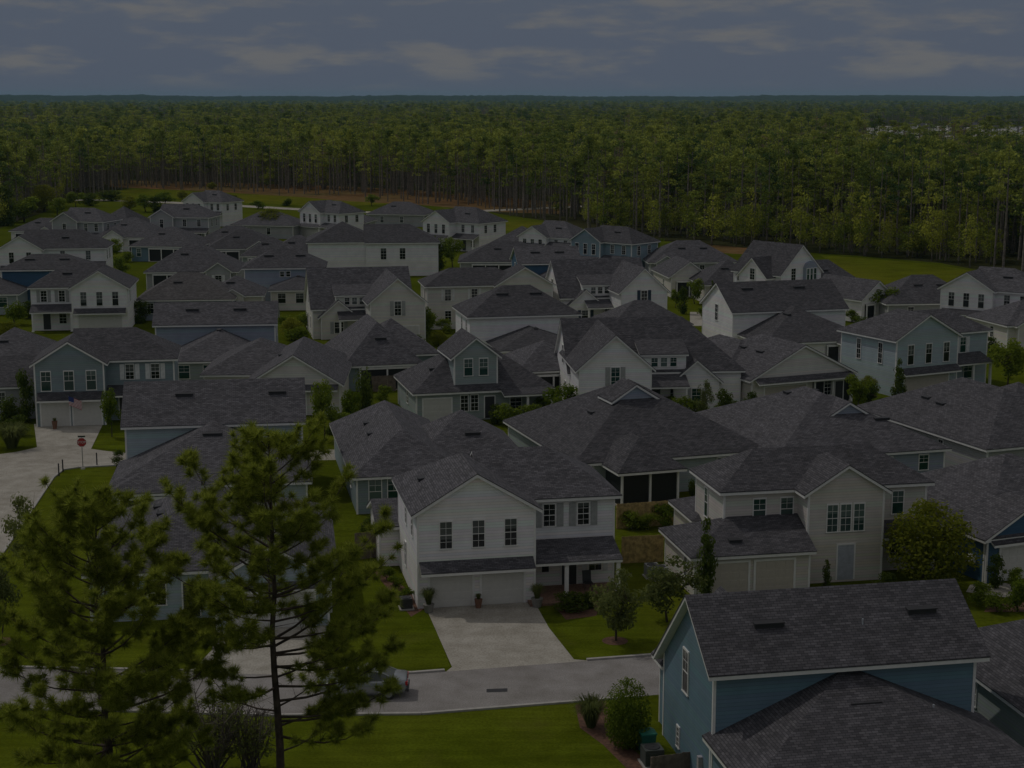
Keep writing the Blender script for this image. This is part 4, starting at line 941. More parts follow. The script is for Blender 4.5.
T = 'tree'
PL = [
 ('sparse_0', 27, 573, 40, 70, 'young sparse tree on the lawn by the pale street at left', T, 'yard_tree'),
 ('sparse_1', 0, 642, 46, 76, 'young tree in a mulch ring cut by the left edge', T, 'yard_tree'),
 ('sparse_2', 616, 641, 58, 74, 'slender grey-green tree in a mulch ring on the lawn right of the long driveway', T, 'yard_tree'),
 ('sparse_3', 668, 622, 62, 60, 'spreading low tree on the lawn left of the cream garage wing', T, 'yard_tree'),
 ('cone_0', 704, 606, 34, 78, 'upright dark green tree in front of the cream garage wing roof', T, 'yard_tree'),
 ('lime_0', 927, 590, 90, 80, 'big round yellow-green tree beside the navy house', T, 'yard_tree'),
 ('cone_1', 826, 590, 17, 27, 'small dark conical evergreen against the cream house wall', 'shrub', 'evergreen_shrub'),
 ('dark_0', 995, 588, 18, 31, 'columnar dark green shrub before the white garage of the navy house', 'shrub', 'columnar_shrub'),
 ('shrub_0', 980, 606, 22, 24, 'rounded green shrub left of the columnar shrub by the navy house', 'shrub', 'shrub'),
 ('shrub_1', 997, 612, 22, 20, 'low green shrub below the columnar shrub by the navy house', 'shrub', 'shrub'),
 ('shrub_2', 1017, 612, 26, 38, 'tall loose shrub at the right edge below the navy house', 'shrub', 'shrub'),
 ('column_0', 627, 748, 46, 68, 'tall dense oval shrub beside the dark blue house corner', 'shrub', 'columnar_shrub'),
 ('grass_0', 591, 727, 34, 30, 'clump of tall ornamental grass on mulch left of the dense oval shrub', 'grass clump', 'grass_clump'),
 ('bare_0', 215, 775, 80, 80, 'twiggy half-bare brush between the two tall pines at the bottom', 'shrub', 'bare_shrub'),
 ('bare_1', 250, 770, 60, 60, 'smaller twiggy brush right at the foot of the right-hand tall pine', 'shrub', 'bare_shrub'),
 ('oak_1', 325, 440, 28, 52, 'round yard tree in front of the cream fronted bungalow', T, 'yard_tree'),
 ('dark_1', 364, 420, 20, 55, 'tall narrow dark tree right of the cream fronted bungalow', T, 'yard_tree'),
 ('shrub_3', 344, 430, 24, 16, 'low hedge shrub between round yard tree and narrow dark tree', 'shrub', 'shrub'),
 ('shrub_0', 384, 404, 18, 18, 'bright green bush below the fence panel near the dark screened porch', 'shrub', 'shrub'),
 ('cone_1', 411, 402, 8, 16, 'tiny pointed shrub at the corner of the grey-green house', 'shrub', 'shrub'),
 ('oak_2', 563, 424, 36, 34, 'leafy tree in front of the white gabled cottage with green panes', T, 'yard_tree'),
 ('shrub_1', 509, 426, 24, 24, 'rounded shrub before the grey-green house porch', 'shrub', 'shrub'),
 ('shrub_2', 530, 424, 26, 22, 'second rounded shrub between grey-green house and leafy tree', 'shrub', 'shrub'),
 ('dark_2', 520, 441, 14, 13, 'small dark bush at the left corner of the hipped roof with vent gable', 'shrub', 'shrub'),
 ('shrub_3', 682, 418, 24, 20, 'wide low shrub under the small gable of the green-paned cottage', 'shrub', 'shrub'),
 ('shrub_0', 698, 417, 22, 16, 'pale green shrub right of the wide low shrub by the green-paned cottage', 'shrub', 'shrub'),
 ('sparse_0', 703, 425, 18, 40, 'slim young tree in front of the small gable of the green-paned cottage', T, 'yard_tree'),
 ('dark_3', 721, 416, 19, 26, 'dark bushy shrub right of the small cottage gable', 'shrub', 'shrub'),
 ('dark_0', 751, 414, 14, 20, 'dark rounded shrub at the garage corner of the navy-banded gable house', 'shrub', 'shrub'),
 ('shrub_1', 736, 412, 14, 12, 'tiny pale shrub between two dark shrubs by the navy-banded gable house', 'shrub', 'shrub'),
 ('shrub_2', 712, 437, 14, 14, 'small shrub at the left corner of the blue-grey bungalow roof', 'shrub', 'shrub'),
 ('oak_0', 858, 410, 28, 34, 'broad leafy shrub right of the navy-banded gable house', 'shrub', 'shrub'),
 ('dark_1', 873, 408, 18, 26, 'dark green shrub between broad leafy shrub and pointed evergreen', 'shrub', 'shrub'),
 ('cone_0', 898, 402, 20, 38, 'pointed evergreen beside the light blue house garage', T, 'evergreen_tree'),
 ('shrub_3', 889, 415, 20, 16, 'yellowish low shrub below the pointed evergreen', 'shrub', 'shrub'),
 ('oak_1', 1006, 390, 36, 44, 'leafy tree at the right edge by the light blue house porch', T, 'yard_tree'),
 ('oak_2', 886, 322, 30, 30, 'leafy tree before the white gabled bungalow end near the meadow', T, 'yard_tree'),
 ('dark_2', 842, 312, 14, 26, 'dark shrub against the blue stepped roof house', 'shrub', 'shrub'),
 ('shrub_0', 852, 322, 16, 12, 'small shrub on grass below the blue stepped roof house', 'shrub', 'shrub'),
 ('dark_3', 836, 300, 10, 20, 'narrow shrub by the left end of the blue stepped roof house', 'shrub', 'shrub'),
 ('shrub_1', 1000, 345, 16, 14, 'shrub before the cream porch house at right edge', 'shrub', 'shrub'),
 ('cone_1', 712, 306, 9, 22, 'thin dark evergreen by the columned gable entry', T, 'evergreen_tree'),
 ('oak_0', 695, 304, 18, 24, 'small tree right of the columned gable entry on the little lawn', T, 'yard_tree'),
 ('dark_0', 683, 314, 12, 24, 'dark upright bush left of the little lawn by the columned entry', 'shrub', 'shrub'),
 ('shrub_2', 704, 318, 12, 12, 'little round shrub beside the pale drive below the columned entry', 'shrub', 'shrub'),
 ('dark_1', 437, 272, 24, 36, 'dark leafy tree beside the right end of the big white house', T, 'yard_tree'),
 ('oak_1', 453, 268, 22, 26, 'lighter leafy tree right of the dark tree by the big white house', T, 'yard_tree'),
 ('cone_0', 424, 275, 14, 18, 'pointed bush in front of the big white house right wall', 'shrub', 'shrub'),
 ('shrub_3', 430, 336, 18, 22, 'green shrub right of the grey-shuttered cottage wall', 'shrub', 'shrub'),
 ('shrub_0', 444, 333, 16, 14, 'bright shrub between the cottage and cream two-storey house', 'shrub', 'shrub'),
 ('oak_2', 318, 333, 14, 22, 'small tree at the left corner of the grey-shuttered cottage', T, 'yard_tree'),
 ('shrub_1', 296, 342, 26, 16, 'bright low hedge beyond the plain slate-blue house', 'shrub', 'shrub'),
 ('shrub_2', 286, 328, 16, 14, 'shrub right of the long dark roof of the plain slate-blue house', 'shrub', 'shrub'),
 ('lime_0', 272, 237, 30, 25, 'big round bush among the upper left roofs', T, 'yard_tree'),
 ('shrub_3', 306, 236, 20, 10, 'low bright bushes in front of the far white gable house', 'shrub', 'shrub'),
 ('oak_0', 112, 258, 24, 18, 'wide green bush in the small garden at upper left', 'shrub', 'shrub'),
 ('shrub_0', 120, 275, 16, 17, 'rounded bush below the wide green bush at upper left', 'shrub', 'shrub'),
 ('dark_2', 141, 323, 24, 20, 'dark bush right of the white house with three bare gable windows', 'shrub', 'shrub'),
 ('cone_1', 132, 322, 8, 12, 'tiny pointed bush at the corner of the white house with bare gable windows', 'shrub', 'shrub'),
 ('shrub_1', 14, 325, 22, 24, 'green shrub near the teal windows at the left edge', 'shrub', 'shrub'),
 ('dark_3', 30, 318, 20, 16, 'dark shrub left of the white house with grey shutters', 'shrub', 'shrub'),
 ('shrub_2', 42, 326, 18, 13, 'low shrub under the white house with grey shutters', 'shrub', 'shrub'),
 ('lime_0', 8, 344, 30, 20, 'bright bush in the gap at the left edge above the street house roof', 'shrub', 'shrub'),
 ('dark_0', 25, 422, 20, 46, 'tall dark shrub left of the blue-grey garage', 'shrub', 'shrub'),
 ('dark_1', 6, 424, 24, 30, 'dark shrub at left edge by the street', 'shrub', 'shrub'),
 ('grass_0', 12, 448, 34, 24, 'mound of pale ornamental grass at the left edge of the street', 'grass clump', 'grass_clump'),
 ('oak_1', 112, 437, 20, 42, 'leafy tree between the blue-grey house and pale blue house', T, 'yard_tree'),
 ('dark_2', 119, 468, 13, 17, 'small dark bush at the pale blue house corner by the stop sign', 'shrub', 'shrub'),
 ('dark_3', 572, 612, 34, 19, 'rounded dark hedge below the white house porch', 'shrub', 'shrub'),
 ('dark_0', 588, 608, 20, 15, 'smaller hedge shrub at the right end of the white house porch', 'shrub', 'shrub'),
 ('shrub_3', 396, 590, 18, 14, 'low hedge shrub along the white house side wall', 'shrub', 'shrub'),
 ('shrub_0', 406, 601, 16, 13, 'nearest hedge shrub along the white house side wall', 'shrub', 'shrub'),
 ('shrub_1', 386, 579, 18, 14, 'farthest hedge shrub along the white house side wall', 'shrub', 'shrub'),
 ('shrub_2', 632, 529, 24, 22, 'leafy shrub in front of the tan fence, left one', 'shrub', 'shrub'),
 ('shrub_3', 664, 527, 24, 22, 'leafy shrub in front of the tan fence, right one', 'shrub', 'shrub'),
 ('dark_1', 694, 498, 12, 20, 'dark shrub right of the screened porch', 'shrub', 'shrub'),
 ('oak_2', 372, 510, 24, 18, 'green shrub below the tall green window of the low grey house', 'shrub', 'shrub'),
 ('shrub_0', 388, 508, 16, 14, 'second shrub right under the green windows of the low grey house', 'shrub', 'shrub'),
 ('oak_0', 24, 222, 34, 24, 'bushy tree in the thicket at the far left', T, 'broadleaf_tree'),
 ('dark_2', 4, 226, 30, 36, 'dark bushy tree at the far left edge', T, 'broadleaf_tree'),
 ('lime_0', 44, 212, 28, 24, 'light green bushy tree left of the grey hipped house', T, 'broadleaf_tree'),
 ('oak_1', 146, 212, 22, 15, 'bright bushes beyond the large-roofed house, upper left', 'shrub', 'shrub'),
 ('oak_2', 165, 207, 22, 13, 'bush left of the small far white house', 'shrub', 'shrub'),
 ('dark_3', 112, 201, 28, 10, 'wide dark bush behind the grey hipped house', 'shrub', 'shrub'),
 ('lime_0', 212, 189, 10, 6, 'tiny round bush standing in the meadow', 'shrub', 'shrub'),
 ('dark_0', 487, 226, 12, 10, 'bush by the pale road right of the twin-gable white house', 'shrub', 'shrub'),
 ('dark_1', 222, 219, 14, 8, 'bushes right under the small far white house', 'shrub', 'shrub'),
 ('lime_0', 292, 340, 24, 20, 'bright yellow-green bush in the yard right of the slate-blue house', 'shrub', 'shrub'),
 ('shrub_1', 306, 330, 18, 18, 'mid-green bush close to the left wall of the grey-shuttered cottage', 'shrub', 'shrub'),
 ('dark_1', 60, 326, 22, 16, 'dark bush before the left end of the pent roof on the white house at left', 'shrub', 'shrub'),
 ('oak_0', 18, 300, 18, 18, 'small leafy tree by the teal windows of the navy house', T, 'yard_tree'),
 ('shrub_2', 126, 262, 14, 12, 'pale green bush right of the wide bush in the small garden', 'shrub', 'shrub'),
 ('dark_2', 104, 272, 12, 14, 'dark bush at the right wall of the far left white house', 'shrub', 'shrub'),
 ('oak_1', 425, 340, 20, 28, 'leafy tree in the gap right of the grey-shuttered cottage', T, 'yard_tree'),
 ('lime_0', 438, 346, 20, 14, 'yellow-green low bush in the gap left of the central white hipped house', 'shrub', 'shrub'),
 ('dark_3', 419, 352, 18, 16, 'dark low bush behind the dark hipped roof at the centre', 'shrub', 'shrub'),
 ('shrub_3', 545, 418, 22, 20, 'green bush at the left foot of the green-paned cottage', 'shrub', 'shrub'),
 ('dark_0', 496, 424, 16, 18, 'dark shrub under the porch of the grey-green house', 'shrub', 'shrub'),
 ('shrub_0', 669, 412, 16, 16, 'bright bush between the two gables of the green-paned cottage', 'shrub', 'shrub'),
 ('lime_0', 868, 398, 20, 20, 'yellow-green tree behind the broad leafy shrub at the navy-banded house', T, 'yard_tree'),
 ('oak_2', 880, 414, 16, 14, 'low green bush in front of the dark green shrub', 'shrub', 'shrub'),
 ('dark_1', 862, 330, 16, 14, 'dark hedge on the grass below the white gabled bungalow end', 'shrub', 'shrub'),
 ('shrub_1', 1016, 360, 18, 18, 'bush behind the leafy tree at the right edge', 'shrub', 'shrub'),
 ('dark_2', 990, 352, 14, 14, 'dark bush right of the light blue house upper wall', 'shrub', 'shrub'),
 ('oak_0', 676, 308, 12, 18, 'slim bush beside the columns of the gable entry', 'shrub', 'shrub'),
 ('shrub_2', 722, 300, 14, 12, 'green bush right of the thin dark evergreen', 'shrub', 'shrub'),
 ('dark_3', 448, 246, 14, 16, 'dark bush before the twin-gable white house', 'shrub', 'shrub'),
 ('lime_0', 414, 248, 12, 12, 'bright bush at the end of the big white house roof', 'shrub', 'shrub'),
 ('oak_1', 352, 424, 20, 30, 'leafy bush left of the tall narrow dark tree', 'shrub', 'shrub'),
 ('dark_0', 333, 434, 22, 22, 'dark bush at the foot of the round yard tree', 'shrub', 'shrub'),
 ('oak_2', 376, 498, 14, 24, 'upright leafy shrub at the corner of the low grey house', 'shrub', 'shrub'),
 ('dark_1', 366, 532, 18, 18, 'dark shrub behind the weathered fence', 'shrub', 'shrub'),
 ('shrub_3', 648, 530, 20, 16, 'low shrub in front of the tan fence, middle one', 'shrub', 'shrub'),
 ('dark_2', 886, 596, 20, 22, 'dark shrub at the foot of the big yellow-green tree', 'shrub', 'shrub'),
 ('oak_0', 1012, 590, 20, 22, 'leafy shrub at the right edge before the white garage', 'shrub', 'shrub'),
 ('dark_3', 20, 436, 22, 20, 'dark shrub behind the mound of pale ornamental grass', 'shrub', 'shrub'),
 ('oak_2', 58, 216, 22, 16, 'leafy bush right of the light green bushy tree', 'shrub', 'shrub'),
 ('dark_1', 14, 214, 26, 30, 'dark bushy tree in the thicket behind the far left edge', T, 'broadleaf_tree'),
 ('lime_0', 130, 210, 18, 12, 'yellow-green bushes left of the bright bushes at upper left', 'shrub', 'shrub'),
 ('dark_2', 156, 212, 16, 14, 'dark bush between bright bushes and the small far white house', 'shrub', 'shrub'),
 ('dark_0', 232, 204, 16, 8, 'low dark bush by the far road, right of the small far white house', 'shrub', 'shrub'),
 ('shrub_0', 258, 209, 14, 8, 'low green bush by the far road behind the low grey roof', 'shrub', 'shrub'),
 ('dark_1', 286, 206, 12, 8, 'dark bush by the far road left of the white gable house', 'shrub', 'shrub'),
 ('oak_1', 372, 206, 14, 10, 'bushy tree beyond the far road behind the far grey bungalow', T, 'yard_tree'),
 ('dark_2', 400, 212, 12, 9, 'dark bush at the far road left of the twin-gable white house', 'shrub', 'shrub'),
 ('dark_3', 90, 206, 20, 12, 'dark thicket bush left of the small far white house', 'shrub', 'shrub'),
 ('oak_2', 76, 208, 18, 14, 'green thicket tree behind the grey hipped house', T, 'broadleaf_tree'),
 ('lime_0', 182, 199, 12, 8, 'bright bush on the meadow behind the small far white house', 'shrub', 'shrub'),
 ('dark_0', 556, 238, 14, 12, 'dark bush between the small gable house and the pine trunks', 'shrub', 'shrub'),
 ('oak_0', 655, 250, 18, 12, 'bushes at the wood edge right of the steel blue house', 'shrub', 'shrub'),
]
for a in PL: plant(*a)

# ================================================================== FOREGROUND PINES
def big_pine(label, x, y, h, r, z0, seed, dens, lo_sparse, extra=()):
    rng = random.Random(seed); root = empty('pine_tree', (x, y, 0)); tag(root, label, 'tree')
    tm = MB(); pts = [Vector((rng.gauss(0, .07), rng.gauss(0, .07), h * k / 12)) for k in range(13)]; pts[0] = Vector((0, 0, -.2))
    tm.tube(pts, [.21 * (1 - k / 12.6) + .012 for k in range(13)], 9); bm_ = MB(); nd = MB()
    def axis(z):
        f = z / h * 12; i = min(11, int(f)); return pts[i].lerp(pts[i + 1], f - i)
    def tuft(p, d, n=95, sz=.34):
        """a loose pompom of fine needles round the end of a shoot"""
        d = d.normalized(); sz *= rng.uniform(.75, 1.2)
        for _ in range(int(n * rng.uniform(.7, 1.2))):
            v = (Vector((rng.gauss(0, 1), rng.gauss(0, 1), rng.gauss(.15, .9))).normalized() + d * .55).normalized()
            b = p - d * rng.uniform(0, .16) + v * rng.uniform(0, .05)
            ln = sz * rng.uniform(.6, 1.25); s_ = v.orthogonal().normalized() * .011
            s_ = Matrix.Rotation(rng.uniform(0, 3.14), 3, v) @ s_
            nd.poly([b - s_, b + s_, b + v * ln + Vector((0, 0, -.06 * ln))])
    def branch(z, a, L_, rise):
        b = axis(z); d = Vector((math.cos(a), math.sin(a), rise)).normalized(); side = Vector((-d.y, d.x, 0)).normalized(); bend = rng.gauss(0, .12)
        P_ = [b + d * L_ * t_ + side * (bend * L_ * t_ * t_) + Vector((0, 0, L_ * (.30 * t_ ** 3 - .10 * t_))) for t_ in (0, .25, .5, .75, 1.)]
        rb = .012 + .0105 * L_
        bm_.tube(P_, [rb, rb * .8, rb * .55, rb * .35, .006], 5)
        def along(f):
            k = min(3, int(f * 4)); return P_[k].lerp(P_[k + 1], f * 4 - k)
        tuft(P_[4], P_[4] - P_[3])
        ns = int((1.5 + L_ * 3.1) * dens)
        for j in range(ns):
            f = 1 - .72 * rng.random() ** 1.25; q = along(f); sd = rng.choice((-1, 1))
            d2 = (d * rng.uniform(.2, 1.) + side * sd * rng.uniform(.3, 1.1) + Vector((0, 0, rng.uniform(-.15, .75)))).normalized()
            l2 = rng.uniform(.25, 1.05) * min(1., .35 + .3 * L_) * (1.25 - .6 * f)
            e = q + d2 * l2 + Vector((0, 0, .12 * l2))
            bm_.tube([q, q + d2 * l2 * .6, e], [.010, .007, .004], 3, cap=False)
            tuft(e, d2 + Vector((0, 0, .35)))
            for _ in range(2 if l2 > .5 else 1 if l2 > .32 else 0):
                g = q.lerp(e, rng.uniform(.35, .8)); d3 = (d2 + Vector((rng.gauss(0, .6), rng.gauss(0, .6), rng.uniform(0, .6)))).normalized(); l3 = rng.uniform(.15, .35)
                bm_.tube([g, g + d3 * l3], [.006, .003], 3, cap=False); tuft(g + d3 * l3, d3, 75, .30)
    z = z0
    while z < h - .25:
        t = (z - z0) / (h - z0)
        ml = r * ((.70 + .30 * min(1, t / .3)) if t < .55 else max(.16, ((1 - t) / .45) ** .55))
        nb = rng.randint(2, 4) if t < .85 else 3
        if z < lo_sparse: nb = rng.choice((0, 1, 1))
        a0 = rng.uniform(0, 6.28)
        for k in range(nb):
            branch(z + rng.uniform(-.2, .2), a0 + 6.28 * k / max(1, nb) + rng.gauss(0, .45), ml * (rng.uniform(.45, .8) if rng.random() < .35 else rng.uniform(.8, 1.15)), rng.uniform(-.05, .30) + .75 * t * t)
        z += rng.uniform(.30, .58)
    for (z, a, l) in extra: branch(z, R(a), l, .12)
    for k in range(9 if lo_sparse < 8 else 14):     # dead snags below the crown
        q = rng.uniform(max(2., z0 - 2), h * .62); a = rng.uniform(0, 6.28); l = rng.uniform(.3, 1.3); d = Vector((math.cos(a), math.sin(a), rng.uniform(-.1, .5)))
        bm_.tube([axis(q), axis(q) + d * l], [.018, .005], 4)
    tuft(axis(h - .02), Vector((0, 0, 1)), 110, .36); tuft(axis(h - .35), Vector((0, 0, 1)), 110, .34)
    tm.build('trunk', BARK, root, True); bm_.build('branches', BARK, root); nd.build('needles', LEAF_PINE, root)
big_pine('tall pine with open lower limbs, right one of the two in the left foreground', -9.0, 58, 18.5, 4.3, 4.2, 5, 1.3, 10.0, ((8.6, -5, 4.4), (8.0, 12, 4.6), (9.4, -25, 4.5), (7.2, 0, 4.3), (9.9, 20, 4.6), (6.6, -30, 4.4), (7.6, 172, 3.2), (9.0, 200, 3.0)))
big_pine('tall dense pine at the lower left, left one of the two foreground pines', -15.0, 56, 16.3, 4.25, 2.4, 9, 1.4, 3.0)

# ================================================================== FOREST
def pine_variant(k, thin=False, leaf=None):
    rng = random.Random(100 + k); h = 18.; zc = rng.uniform(.50, .62); cl = []
    for j in range(rng.randint(15, 20)):
        t = rng.random(); z = h * (zc + (1 - zc) * t) * rng.uniform(.97, 1.0); w = (2.7 * (1 - t) ** .6 + .35); a = rng.uniform(0, 6.28); rr = w * rng.uniform(.3, 1); s_ = rng.uniform(.55, 1.1)
        cl.append((math.cos(a) * rr, math.sin(a) * rr, z, s_ * 1.15, s_ * 1.15, s_ * .62))
    cl.append((0, 0, h * .985, .45, .45, .7))
    if thin: cl = cl[::2]
    c = quads_crown('crown', leaf or LEAF_FOREST, cl, 150 if thin else 560, .235, 200 + k, .25)
    m = MB(); m.tube([(0, 0, -.3), (rng.gauss(0, .1), rng.gauss(0, .1), h * .5), (0, 0, h * .99)], [.20, .15, .03], 6)
    for b in cl[:10]: m.tube([(0, 0, b[2] - .5), (b[0], b[1], b[2])], [.05, .02], 3, cap=False)
    for j in range(5):
        z = rng.uniform(.28, zc) * h; a = rng.uniform(0, 6.28); m.tube([(0, 0, z), (math.cos(a) * .9, math.sin(a) * .9, z + .2)], [.03, .012], 3, cap=False)
    return c, m.mesh('trunk', BARKF)
def broad_variant(k):
    rng = random.Random(300 + k); h = 11.
    cl = blob_clumps(rng, 22, 2.5, 4.0, 6.4, 1.25, .35)
    c = quads_crown('crown', LEAF_FARF, cl, 760, .22, 400 + k, .25)
    return c, trunk_mesh('trunk', 8., .14, 500 + k, 8, .3, .25, BARKF)
PT = [pine_variant(20 + k, True) for k in range(2)]; PV = [pine_variant(k) for k in range(6)]; BV = [broad_variant(k) for k in range(5)]
PD = [pine_variant(40 + k, False, LEAF_FDARK) for k in range(2)] + [pine_variant(50, True, LEAF_FBROWN)]
rng = random.Random(77)
def into(px, off):
    p = at(px, edge_y(px)); d = Vector((p.x, p.y, 0)); l = d.length; return d * ((l + off) / l)
def forest_tree(v, p, sx, sz, name, label, cat, group):
    r_ = empty(name, (p.x, p.y, 0), rng.uniform(0, 6.28)); r_.scale = (sx, sx, sz); tag(r_, label, cat, group)
    link('crown', v[0], r_); link('trunk', v[1], r_)
NP = 290
for k in range(NP):
    px = -14 + 1052 * (k + rng.random()) / NP; off = (rng.random() ** 1.5) * (46 if px < 600 else 60) + (2 if 110 < px < 600 else 6) - (rng.choice((0, 0, 0, 7, 14)) if 40 < px < 600 else 0)
    p = into(px, off); forest_tree(rng.choice(PV + PV + PT + PD[:2]), p, rng.uniform(.8, 1.35), rng.choice((rng.uniform(.55, .85), rng.uniform(.85, 1.14), rng.uniform(.95, 1.22))), 'pine_tree', 'tall thin bare-trunked pine in the forest edge behind the houses', 'tree', 'pines along the forest edge')
for k in range(110):
    px = 585 + 460 * (k + rng.random()) / 110 if k < 98 else rng.uniform(-15, 75); off = rng.random() ** 1.3 * 38
    p = into(px, off); forest_tree(rng.choice(BV), p, rng.uniform(.6, 1.2), rng.uniform(.45, 1.2), 'broadleaf_tree', 'leafy broad-crowned tree in the undergrowth at the forest edge', 'tree', 'broadleaf trees along the forest edge')

# the wood beyond, which reads as one mass: trees set out by a geometry node tree
src = bpy.data.collections.new('forest_stock')
def joined(v, name):
    m = MB()
    for part, mi in ((v[0], 0), (v[1], 1)):
        base = len(m.v); m.v += [tuple(q.co) for q in part.vertices]
        for f in part.polygons: m.f.append(tuple(base + i for i in f.vertices)); m.mi.append(mi)
    return m.mesh(name, [v[0].materials[0], v[1].materials[0]])
for k, v in enumerate(PV + BV[:3] + PT + PD):
    o = bpy.data.objects.new('forest_stock_%02d' % k, joined(v, 'forest_stock')); src.objects.link(o)
pts, rot, scl, idx = [], [], [], []
def add(p, sx, sz, i):
    pts.append((p[0], p[1], 0)); rot.append((0, 0, rng.uniform(0, 6.28))); scl.append((sx, sx, sz)); idx.append(i)
for k in range(13500):
    px = rng.uniform(-160, 1184); e = at(px, edge_y(px)); l0 = math.hypot(e.x, e.y) + (24 if px < 600 else 30)
    d = l0 * (7500 / l0) ** (rng.random() ** 1.25); q = Vector((e.x, e.y, 0)).normalized() * d
    if 1080 < d < 1750 and 860 < px < 1100: continue
    if 700 < d <= 1080 and 860 < px < 1100 and rng.random() < .8: continue
    if 480 < d <= 700 and 870 < px < 1040 and rng.random() < .35: continue
    g = 1 + d / 2600
    i = rng.randrange(6) if rng.random() > (.16 if d < 700 and px > 560 else .06) else 6 + rng.randrange(3)
    if rng.random() < (.10 + .30 * max(0, math.sin(q.x * .013 + 2) * math.sin(q.y * .009))): i = 9 + rng.randrange(2)
    elif i < 6 and rng.random() < .12 + .55 * max(0, math.sin(q.x * .0071 + 1) * math.sin(q.y * .0053 + .6)): i = 11 + rng.randrange(2)
    if i in (9, 10) and rng.random() < .35: i = 13
    hz = rng.choice((rng.uniform(.55, .85), rng.uniform(.85, 1.06), rng.uniform(.95, 1.2))) + (.12 * math.sin(q.x * .004) * math.sin(q.y * .0023))
    add(q, rng.uniform(.85, 1.5) * g, rng.uniform(.6, 1.3) if 6 <= i < 9 else hz, i)
fm = bpy.data.meshes.new('pine_forest'); fm.from_pydata(pts, [], [])
for nm, ty, dat in (('rot', 'FLOAT_VECTOR', rot), ('scl', 'FLOAT_VECTOR', scl)):
    at_ = fm.attributes.new(nm, ty, 'POINT'); at_.data.foreach_set('vector', [c for v in dat for c in v])
at_ = fm.attributes.new('vi', 'INT', 'POINT'); at_.data.foreach_set('value', idx)
fo = link('pine_forest', fm); tag(fo, 'dense pine forest stretching to the horizon behind the houses', 'forest', kind='stuff')
gn = bpy.data.node_groups.new('forest', 'GeometryNodeTree')
gn.interface.new_socket('Geometry', in_out='INPUT', socket_type='NodeSocketGeometry'); gn.interface.new_socket('Geometry', in_out='OUTPUT', socket_type='NodeSocketGeometry')
gi = gn.nodes.new('NodeGroupInput'); go = gn.nodes.new('NodeGroupOutput'); ip = gn.nodes.new('GeometryNodeInstanceOnPoints'); ci = gn.nodes.new('GeometryNodeCollectionInfo')
ci.inputs['Collection'].default_value = src; ci.inputs['Separate Children'].default_value = True; ci.inputs['Reset Children'].default_value = True
def named(nm, ty):
    n = gn.nodes.new('GeometryNodeInputNamedAttribute'); n.data_type = ty; n.inputs['Name'].default_value = nm; return n
nr, ns, ni = named('rot', 'FLOAT_VECTOR'), named('scl', 'FLOAT_VECTOR'), named('vi', 'INT')
gn.links.new(gi.outputs[0], ip.inputs['Points']); gn.links.new(ci.outputs[0], ip.inputs['Instance']); ip.inputs['Pick Instance'].default_value = True
at0 = lambda n: [o for o in n.outputs if o.enabled and o.name == 'Attribute'][0]
gn.links.new(at0(ni), ip.inputs['Instance Index']); gn.links.new(at0(ns), ip.inputs['Scale'])
er = gn.nodes.new('FunctionNodeEulerToRotation'); gn.links.new(at0(nr), er.inputs[0]); gn.links.new(er.outputs[0], ip.inputs['Rotation'])
gn.links.new(ip.outputs[0], go.inputs[0])
md = fo.modifiers.new('forest', 'NODES'); md.node_group = gn

# low hills that close the horizon
m = MB(); n = 700; rows = []
for j, (yy, zz) in enumerate(((8200, -1), (8800, 18), (9400, 30), (10200, 38), (10900, -1))):
    rows.append([(-5200 + 10400 * k / n, yy + 200 * math.sin(k * .048 + j), zz if zz < 0 else zz + 3.5 * math.sin(k * .039 + 1.3) + 2.2 * math.sin(k * .12 + j) + rng.uniform(-1, 1) * 2.6 + (3.5 if rng.random() < .06 else 0)) for k in range(n + 1)])
for j in range(4):
    for k in range(n): m.poly([rows[j][k], rows[j][k + 1], rows[j + 1][k + 1], rows[j + 1][k]])
tag(m.build('hills', FLOOR), kind='structure')

# white houses of the next estate, a kilometre off in the clearing
for k, (px, py, w, rot_) in enumerate(((893, 137, 15, 10), (908, 133, 14, -30), (921, 136, 15, 24), (948, 135, 14, 0), (972, 132.5, 15, -20), (985, 136, 14, 15), (1012, 134, 15, 5))):
    h = House('tiny far white house seen over the pine tops in the pale clearing', (px, py, 0), rot_, WHITE, group='far houses in the clearing', name='far_house')
    h.vol(0, w, 0, 9, 6, 'x', 'gg', .5); h.fin()

# ================================================================== SMALL THINGS
RED = mat_plain('sign_red', (.42, .03, .03), .4, var=.05); STEEL = mat_plain('galvanised', (.35, .36, .36), .4, .6)
SIGNW = mat_plain('sign_white', (.75, .75, .75), .4, var=.03)
def text_mesh(s_, size, mat):
    cu = bpy.data.curves.new('txt', 'FONT'); cu.body = s_; cu.size = size; cu.align_x = 'CENTER'; cu.align_y = 'CENTER'; cu.extrude = .004
    o = bpy.data.objects.new('txt', cu); COL.objects.link(o); dg = bpy.context.evaluated_depsgraph_get(); me = bpy.data.meshes.new_from_object(o.evaluated_get(dg))
    bpy.data.objects.remove(o); me.materials.clear(); me.materials.append(mat); return me
p = at(83, 469); rt = empty('stop_sign', p, R(6)); tag(rt, 'red octagonal stop sign on a post at the street corner', 'sign')
m = MB(); m.tube([(0, 0, -.1), (0, 0, 2.75)], [.035, .035], 8); m.build('post', STEEL, rt)
oc = lambda r, y: [(r * math.cos(R(22.5 + 45 * k)), y, 2.3 + r * math.sin(R(22.5 + 45 * k))) for k in range(8)]
m = MB(); m.prism(oc(.42, -.05), (0, .012, 0)); m.build('sign_border', SIGNW, rt); m = MB(); m.prism(oc(.385, -.056), (0, .005, 0)); sf = m.build('sign_face', RED, rt)
